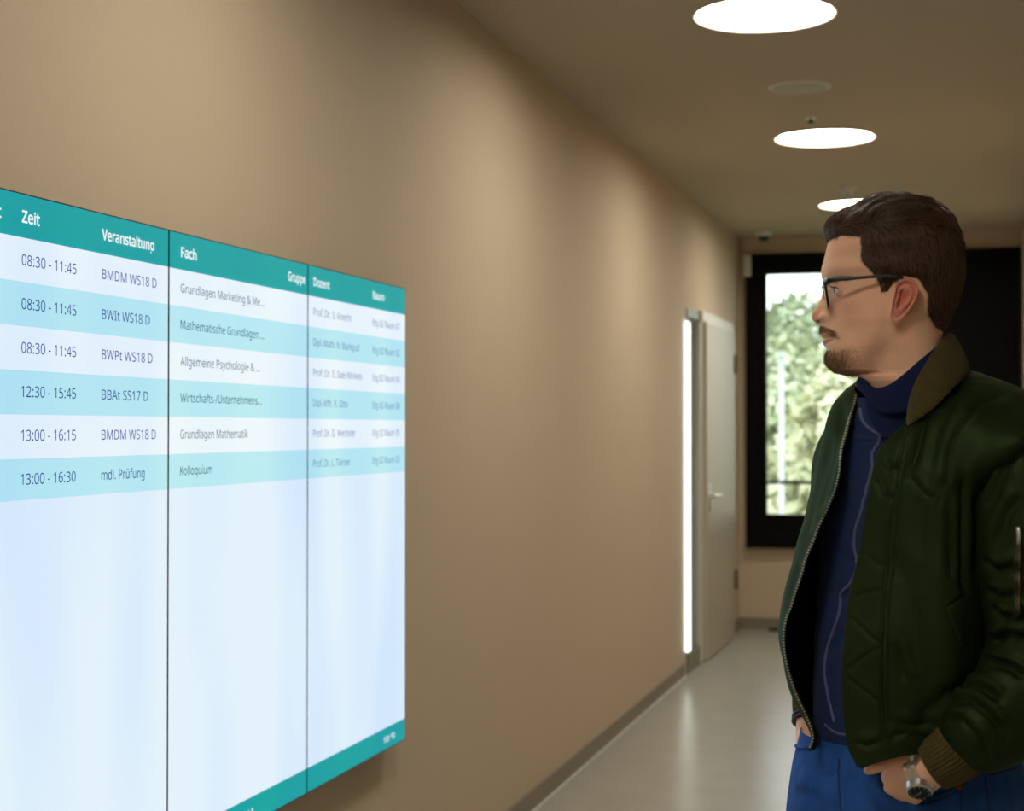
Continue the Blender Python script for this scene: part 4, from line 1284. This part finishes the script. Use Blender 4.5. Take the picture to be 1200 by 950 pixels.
def cuff(ax, nrib, parent, name='cuff'):
    V, N_, P, T = tube_surface(ax, nrib*8, 40)
    rb = np.abs(np.sin(np.arange(nrib*8)*np.pi/8))
    V = V+N_*(rb*.0014)[None, :, None]
    inner = V[-1:]-N_[-1:]*.006
    V = np.concatenate([V, V[-1:]-N_[-1:]*.002+T[-1]*.001, inner, inner-T[-1]*.02])
    return fast_mesh(name, V, grid_faces(43, nrib*8, True, flip=True), 'rib_knit', parent)
cuff([(1124, 873, 2.162, .0405), (1117, 879, 2.165, .0395), (1108, 885, 2.168, .0380), (1100, 890, 2.172, .0362), (1092, 894.5, 2.176, .0345)], 44, man)
# far sleeve
fs_ = [(1025, 500, 2.46, .030), (1018, 512, 2.485, .056), (1008, 535, 2.515, .066), (1001, 570, 2.54, .067), (996, 610, 2.555, .066), (986, 660, 2.565, .063), (975, 710, 2.565, .058), (966, 755, 2.55, .052), (959, 785, 2.53, .043), (956, 806, 2.52, .035)]
V, N_, _, _ = tube_surface(fs_, 120, 160)
V = V+N_*(vnoise(V, 34, 21)*.004)[..., None]
fast_mesh('sleeve', V, grid_faces(160, 120, True, flip=True), 'nylon', man)
cuff([(956, 806, 2.522, .036), (955.5, 815, 2.515, .035), (954.5, 825, 2.508, .0335), (954, 834, 2.503, .032)], 40, man)

# ribbed collar
ci = np.array([(1062, 494, 2.236), (1064, 478, 2.238), (1068, 462, 2.240), (1076, 444, 2.245), (1088, 424, 2.258), (1101, 405, 2.285), (1113, 392, 2.335), (1113, 393, 2.395), (1095, 405, 2.45), (1060, 425, 2.475), (1030, 437, 2.455), (1010, 443, 2.42), (1005, 452, 2.392)])
co = np.array([(1064, 499, 2.222), (1076, 491, 2.216), (1088, 482, 2.215), (1101, 470, 2.220), (1114, 456, 2.242), (1127, 444, 2.285), (1135, 436, 2.36), (1128, 432, 2.43), (1095, 436, 2.49), (1055, 440, 2.51), (1018, 447, 2.48), (1001, 455, 2.43), (1003, 463, 2.39)])
nlen = 1100
cI = crs(Q(ci[:, 0], ci[:, 1], ci[:, 2]), nlen); cO = crs(Q(co[:, 0], co[:, 1], co[:, 2]), nlen)
lay = []
mid = (cI+cO)/2
rd = mid-np.array([*Q(1062, 450, 2.355)[:2], 0]); rd[:, 2] = 0; rd /= np.linalg.norm(rd, axis=1, keepdims=True)
for t, o_ in ((1.0, -.004), (1.02, .0), (.85, .0035), (.6, .0055), (.35, .005), (.12, .003), (0, .0005), (-.03, -.003), (.05, -.0065), (.35, -.0045), (.7, -.004), (.95, -.006)):
    lay.append(cI*(1-t)+cO*t+rd*o_)
lay = crs(np.array(lay), 60)
lay = lay+rd[None]*(.0020*np.abs(np.sin(np.arange(nlen)*np.pi*54/nlen)))[None, :, None]
fast_mesh('collar', lay, grid_faces(60, nlen), 'rib_knit', man)

# zip on both front edges
def zipline(E, Nn, name, step=.0044, w=.0044):
    d = np.linalg.norm(np.diff(E, axis=0), axis=1); L = np.concatenate([[0], np.cumsum(d)])
    q = np.arange(0, L[-1], step)
    P = np.stack([np.interp(q, L, E[:, k]) for k in range(3)], 1)
    NN = np.stack([np.interp(q, L, Nn[:, k]) for k in range(3)], 1)
    T = np.gradient(P, axis=0); T /= np.linalg.norm(T, axis=1, keepdims=True)
    Sx = np.cross(T, NN); Sx /= np.linalg.norm(Sx, axis=1, keepdims=True)
    mb = MB()
    for p, t, s, n in zip(P, T, Sx, NN):
        a, b, c = t*step*.30, s*w*.5, n*.0012
        vs = [p+sa*a+sb*b+sc*c for sc in (-1, 1) for sb in (-1, 1) for sa in (-1, 1)]
        mb.add(vs, [(0, 2, 3, 1), (4, 5, 7, 6), (0, 1, 5, 4), (2, 6, 7, 3), (0, 4, 6, 2), (1, 3, 7, 5)])
    o = mb.build(name, 'zip_metal', man); o['kind'] = 'stuff'
    return o
zipline(J[8:NV-4, 0]+Jn[8:NV-4, 3]*.001, Jn[8:NV-4, 2], 'zip_teeth')
Tp = J[2:NV-4, 0]
mb = MB(); mb.tube([tuple(p) for p in crs(Tp[::12], 120)], .0022, 8); mb.build('zip_tape', 'nylon_lining', man, True)
mb = MB(); mb.tube([tuple(p) for p in crs(J[2:NV-2:12, -1], 120)], .0024, 8); mb.build('edge_piping', 'nylon', man, True)
mb = MB(); mb.tube([tuple(p) for p in crs(J[0, ::12], 160)], .0026, 8); mb.build('hem', 'nylon', man, True)
# sleeve pocket with zip
P = on_surface([(1192, 617), (1194, 640), (1193.5, 670), (1193, 722)], SV, SN, .0015, 24)
nr = np.broadcast_to(-FWD, P.shape)
pk = ribbon('zip_pocket', P, nr, .013, 'nylon_lining', man, .0018)
mb = MB(); mb.tube([tuple(p) for p in P-FWD*.0018], .0016, 8); 
zp = mb.build('zip', 'brass', man, True)
mb = MB(); mb.tube([tuple(P[0]-FWD*.003), tuple(P[0]-FWD*.004+RGT*.001-UP*.010), tuple(P[0]-FWD*.004-UP*.022)], [.0035, .0028, .0022], 8); mb.build('zip_pull', 'steel', man, True)
# quilting and stitch lines stand out as thin seams
for poly in ([(1061.5, 503), (1055.5, 535), (1049.5, 573), (1046, 600), (1040, 640), (1035.5, 690), (1032.3, 755), (1032.3, 826), (1037, 873)],):
    P = on_surface(poly, JJ, JN, .0012)
    mb = MB(); mb.tube([tuple(p) for p in P], .0006, 5); mb.build('stitching', 'nylon_lining', man, True)

# ---------------------------------------------------------------- jeans
jr = [(862, 1062, 2.388, .160, .124), (885, 1061, 2.388, .166, .130), (905, 1060, 2.388, .170, .135), (950, 1056, 2.388, .170, .137), (1000, 1055, 2.388, .172, .137)]
R = np.stack([bring(c[1], c[2], c[3], c[4], c[0], 260) for c in jr])
R = np.concatenate([R, [bring(1055, 2.388, .176, .128, 1040, 260)], [bring(1055, 2.388, .170, .105, 1085, 260)], [bring(1055, 2.388, .10, .05, 1100, 260)]])
G = crs(R, 150)
Gn = grid_normals(G, True)
if ((Gn*(G-G.mean(axis=(0, 1)))).sum(-1)).mean() < 0: Gn = -Gn
gx, gy, gD = px_of(G)
pockl = [(1033, 893), (1035, 908), (1041, 919), (1052, 929), (1068, 935), (1085, 935), (1103, 930), (1120, 919), (1134, 905)]
pd_, ps_, _ = seg_dist(gx, gy, pockl)
POCK = sstep(-2.0, 3.0, pd_*np.where(gy > np.interp(gx, [1033, 1035, 1041, 1052, 1068, 1085, 1103, 1120, 1134], [893, 908, 919, 929, 935, 935, 930, 919, 905]), 1, -1))
POCK = np.where(gx < 1032, 1.0, POCK)
fcg = ((Gn@FWD) < .1)*1.0
G = creases(G, Gn, [([(981, 888), (981, 915), (984, 950), (985, 990)], .0035, 2.5, 1, .003), ([(997, 893), (995, 930), (995, 990)], .0022, 2.2, 1, .002),
    ([(1034, 905), (1040, 918), (1052, 929), (1075, 937), (1098, 933), (1120, 920), (1133, 906)], .004, 2.6, -1, .003),
    ([(1126, 902), (1126, 930), (1124, 990)], .0028, 2.2, 1, .002),
    ([(940, 890), (958, 905), (978, 912)], .0035, 6, 1, .003), ([(930, 925), (955, 932), (975, 950)], .0035, 7, 1, .003), ([(1000, 905), (1020, 925), (1050, 948)], .0035, 7, 1, .003)], fcg)
G = G+Gn*(vnoise(G, 34, 31)*.0030+fcg*POCK*.026*np.exp(-((gx-1052)/34)**2-((gy-940)/34)**2)+fcg*.006*np.exp(-((gx-946)/12)**2-((gy-915)/28)**2))[..., None]
jV = G.reshape(-1, 3); jF = grid_faces(150, 260, True, flip=True)
allV, allF = [jV], [jF]; off = len(jV)
for sg in (-1, 1):
    P = np.array([B(sg*.088, .0, .93), B(sg*.092, .012, .84), B(sg*.095, .02, .70), B(sg*.10, .02, .50), B(sg*.105, .0, .28), B(sg*.11, -.018, .10), B(sg*.11, -.018, .030)])
    rr = np.array([.092, .096, .090, .076, .069, .070, .074])
    Pq = crs(P, 140); rq = crs(rr[:, None], 140)[:, 0]
    a = np.linspace(0, 2*np.pi, 90, endpoint=False)
    V = Pq[:, None]+(BL*1.0)[None, None]*(np.cos(a)[None, :, None]*rq[:, None, None])+(BF*1.08)[None, None]*(np.sin(a)[None, :, None]*rq[:, None, None])
    nn = np.broadcast_to((BL*np.cos(a)[:, None]+BF*np.sin(a)[:, None])[None], V.shape)
    V = V+nn*(vnoise(V*np.array([1, 1, 2.2]), 28, 40+sg)*.005)[..., None]
    allV.append(V.reshape(-1, 3)); allF.append(grid_faces(140, 90, True)+off); off += V.shape[0]*V.shape[1]
jeans = fast_mesh('jeans', np.concatenate(allV), np.concatenate(allF), 'denim', man)
def seam_on(poly, r, name, m, off=.001):
    P = on_surface(poly, G, Gn, off)
    return MB().tube([tuple(p) for p in P], r, 8)
seam_on(pockl, .0032, 'x', 'denim', .002).build('pocket_edge', 'denim', jeans, True)
seam_on([(930, 872), (940, 875), (952, 873)], .003, 'x', 'denim', .001).build('pocket_edge', 'denim', jeans, True)
for poly in ([(981.5, 888), (981.5, 915), (984, 950), (985, 990)], [(1126, 902), (1126, 930), (1124, 990)]):
    seam_on(poly, .0016, 'x', 'denim_dark').build('seam', 'denim_dark', jeans, True)
# back pocket
P = []
bpk = [(1153, 907), (1190, 897), (1188, 950), (1187, 985), (1160, 990), (1157, 950), (1153, 907)]
seam_on([(1153, 909), (1165, 906), (1178, 903), (1189, 899)], .0022, 'x', 'denim').build('back_pocket', 'denim_dark', jeans, True)
seam_on([(1153, 909), (1156, 930), (1158, 960), (1160, 990)], .0016, 'x', 'denim').build('seam', 'denim_dark', jeans, True)
rv = on_surface([(1121, 921), (1122, 921)], G, Gn, .002, 2)[0]
m_ = MB(); mb_sphere(m_, rv, .0045); m_.build('rivet', 'copper', jeans, True)
# shoes
for sg in (-1, 1):
    secs = [(-.105, .034, .095, .03), (-.09, .042, .112, .0), (-.03, .046, .118, 0), (.03, .047, .102, 0), (.09, .050, .066, 0), (.14, .049, .055, 0), (.185, .040, .045, 0), (.205, .020, .030, 0)]
    rg_ = []
    for (f_, w_, h_, z_) in secs:
        a = np.linspace(0, 2*np.pi, 32, endpoint=False)
        rg_.append(np.array([B(sg*.115+w_*math.cos(t), f_, .022+max(0, (h_-.022))*(.5+.5*math.sin(t))) for t in a]))
    V = crs(np.array(rg_), 50)
    caps = np.stack([np.broadcast_to(V[0].mean(0), V[0].shape)]+list(V)+[np.broadcast_to(V[-1].mean(0), V[0].shape)])
    sh = fast_mesh('shoe', caps, grid_faces(52, 32, True), 'shoe_leather', man)
    rg_ = [np.array([B(sg*.115+w_*1.08*math.cos(t), f_*1.03, .012+.012*np.sign(math.sin(t))*abs(math.sin(t))**.3) for t in np.linspace(0, 2*np.pi, 32, endpoint=False)]) for (f_, w_, h_, z_) in secs]
    V = crs(np.array(rg_), 50)
    caps = np.stack([np.broadcast_to(V[0].mean(0), V[0].shape)]+list(V)+[np.broadcast_to(V[-1].mean(0), V[0].shape)])
    fast_mesh('sole', caps, grid_faces(52, 32, True), 'sole_rubber', sh)

# ---------------------------------------------------------------- glasses
gl = root('glasses', tuple(HM(972, 0, 335)), 'black rectangular framed glasses on the man\'s nose', 'glasses')
def GM(px, s, py): return HM(px, s, py)
for sgn in (1, -1):
    # rim: rounded rectangle, a little wrapped round the face
    t = np.linspace(0, 2*np.pi, 64, endpoint=False)
    cs_, sn_ = np.cos(t), np.sin(t)
    pw = 3.2
    r_ = (np.abs(cs_)**pw+np.abs(sn_)**pw)**(-1/pw)
    s = .0335+.0255*r_*cs_
    yy = 345.5-15.5*(r_*sn_)*(1+.05*cs_)
    xx = 966.5+((s-.008)/.051)*3.5+(yy-331)*.14
    Pn = GM(xx, sgn*s, yy)
    mb = MB(); mb.tube([tuple(p) for p in Pn]+[tuple(Pn[0])], .0019, 10, cap=False)
    rim = mb.build('rim', 'black_plastic', gl, True)
    V = np.concatenate([Pn, [Pn.mean(0)], Pn-AX*.0015, [Pn.mean(0)-AX*.0015]])
    F3 = [(i, (i+1) % 64, 64) for i in range(64)]+[(65+(i+1) % 64, 65+i, 129) for i in range(64)]+[(i, 65+i, 65+(i+1) % 64) for i in range(64)]+[(i, 65+(i+1) % 64, (i+1) % 64) for i in range(64)]
    fast_mesh('lens', V, np.array(F3), 'lens', gl, False)
    tp = GM(np.array([972, 975, 990, 1010, 1030, 1048, 1056, 1063, 1068]), sgn*np.array([.0605, .068, .0715, .075, .0775, .0790, .0795, .0785, .076]), np.array([330.5, 330.8, 330.6, 329.8, 329.0, 329.6, 331.5, 336, 344]))
    tp = crs(tp, 60)
    mb = MB(); nT = len(tp)
    V = []
    for i, p in enumerate(tp):
        hh, ww = .0026*(1-.25*i/nT), .0014
        for (a, b) in ((-1, -1), (-.4, -1.3), (1, -1), (1, 1), (-.4, 1.3), (-1, 1)):
            V.append(p+UP*hh*(b/1.3)+SD*sgn*ww*a)
    tm = fast_mesh('temple', np.array(V), grid_faces(nT, 6, True), 'black_plastic', gl)
    mb = MB(); mb.tube([tuple(GM(969.5, sgn*.0592, 331.5)), tuple(GM(971, sgn*.0615, 330.5)), tuple(GM(974, sgn*.066, 330.5))], .0026, 8)
    mb.build('hinge', 'steel', gl, True)
mb = MB(); mb.tube([tuple(p) for p in crs(GM(np.array([969.5, 966.5, 965.5, 966.5, 969.5]), np.array([-.0085, -.004, 0, .004, .0085]), np.array([338, 335.5, 335, 335.5, 338])), 16)], .0018, 8)
mb.build('bridge', 'black_plastic', gl, True)

# ---------------------------------------------------------------- wristwatch
wc = Q(1077, 901, 2.194)
wax = Q(1104, 893, 2.172)-Q(1062, 904, 2.203); wax /= np.linalg.norm(wax)     # along the forearm
wr = root('wristwatch', tuple(wc), 'steel wristwatch with dark round dial on the man\'s left wrist', 'wristwatch')
wtop = -FWD*.86-UP*.52+RGT*.10; wtop -= wax*(wtop@wax); wtop /= np.linalg.norm(wtop)
wsd = np.cross(wax, wtop)
RWr = .0275
def ringp(ang, r, al=0):    # 0 = centre of the dial
    return wc+(wtop*math.cos(ang)+wsd*math.sin(ang))*r+wax*al
ccen = ringp(0, RWr+.003)
def disc(name, r, h0, h1, m, r2=None, seg=48):
    V = []
    prof = [(0.0001, h0), (r, h0), (r2 or r, h1), (0.0001, h1)]
    for (rr, hh) in prof:
        for i in range(seg):
            a = 2*math.pi*i/seg
            V.append(ccen+wtop*hh+(wsd*math.cos(a)+wax*math.sin(a))*rr)
    return fast_mesh(name, np.array(V), grid_faces(4, seg, True), m, wr, False)
disc('case', .0178, -.007, .0030, 'steel', .0172)
disc('bezel', .0172, .0030, .0050, 'steel', .0150)
dl = disc('dial', .0150, .0046, .0052, 'black_plastic')
mb = MB()
for k in range(12):
    a = 2*math.pi*k/12
    dr = wsd*math.cos(a)+wax*math.sin(a)
    mb.tube([tuple(ccen+wtop*.0056+dr*.0112), tuple(ccen+wtop*.0056+dr*.0136)], .0005, 5)
mk = mb.build('hour_markers', 'zip_metal', dl); mk['kind'] = 'stuff'
for a, L in ((2.2, .0075), (-1.35, .0112)):
    dr = wsd*math.cos(a)+wax*math.sin(a)
    MB().tube([tuple(ccen+wtop*.006-dr*.002), tuple(ccen+wtop*.006+dr*L)], .0005, 5).build('watch_hand', 'zip_metal', dl)
MB().tube([tuple(ccen+wtop*-.001+wax*.0178), tuple(ccen+wtop*-.001+wax*.0212)], .0024, 10).build('crown', 'steel', wr)
for k in range(26):
    a0 = .58+(2*math.pi-1.16)*k/26; a1 = .58+(2*math.pi-1.16)*(k+.86)/26
    for (l0, l1, sh_) in ((-.0085, -.0034, 0), (-.0030, .0030, .5), (.0034, .0085, 0)):
        q0, q1 = a0+(a1-a0)*sh_, a1+(a1-a0)*sh_
        if q1 > 2*math.pi-.5: continue
        V = [ringp(q, r, l) for r in (RWr, RWr+.0026) for q in (q0, q1) for l in (l0, l1)]
        fast_mesh('bracelet_link', np.array(V), np.array([(0, 1, 3, 2), (4, 6, 7, 5), (0, 4, 5, 1), (2, 3, 7, 6), (0, 2, 6, 4), (1, 5, 7, 3)]), 'steel', wr, False)
# ---------------------------------------------------------------- bracelet on the far wrist
bc_ = Q(951.5, 843, 2.492)
bax = Q(938.5, 824, 2.508)-Q(936, 850, 2.488); bax /= np.linalg.norm(bax)
br = root('bracelet', tuple(bc_), 'dark corded bracelet with silver beads on the man\'s far wrist', 'bracelet')
b1 = np.cross(bax, FWD); b1 /= np.linalg.norm(b1); b2 = np.cross(bax, b1)
for dz in (-.0035, .0035):
    MB().tube([tuple(bc_+bax*dz+(b1*math.cos(a)+b2*math.sin(a))*.0285) for a in np.linspace(0, 2*np.pi, 41)], .0034, 8, cap=False).build('cord', 'leather_black', br, True)
for a in (-2.2, -1.85, -1.5, -1.15):
    dd = b1*math.cos(a)+b2*math.sin(a)
    m_ = MB(); mb_sphere(m_, bc_+dd*.0300, .0048, sc=(1, 1, 1.5)); m_.build('bead', 'steel', br, True)
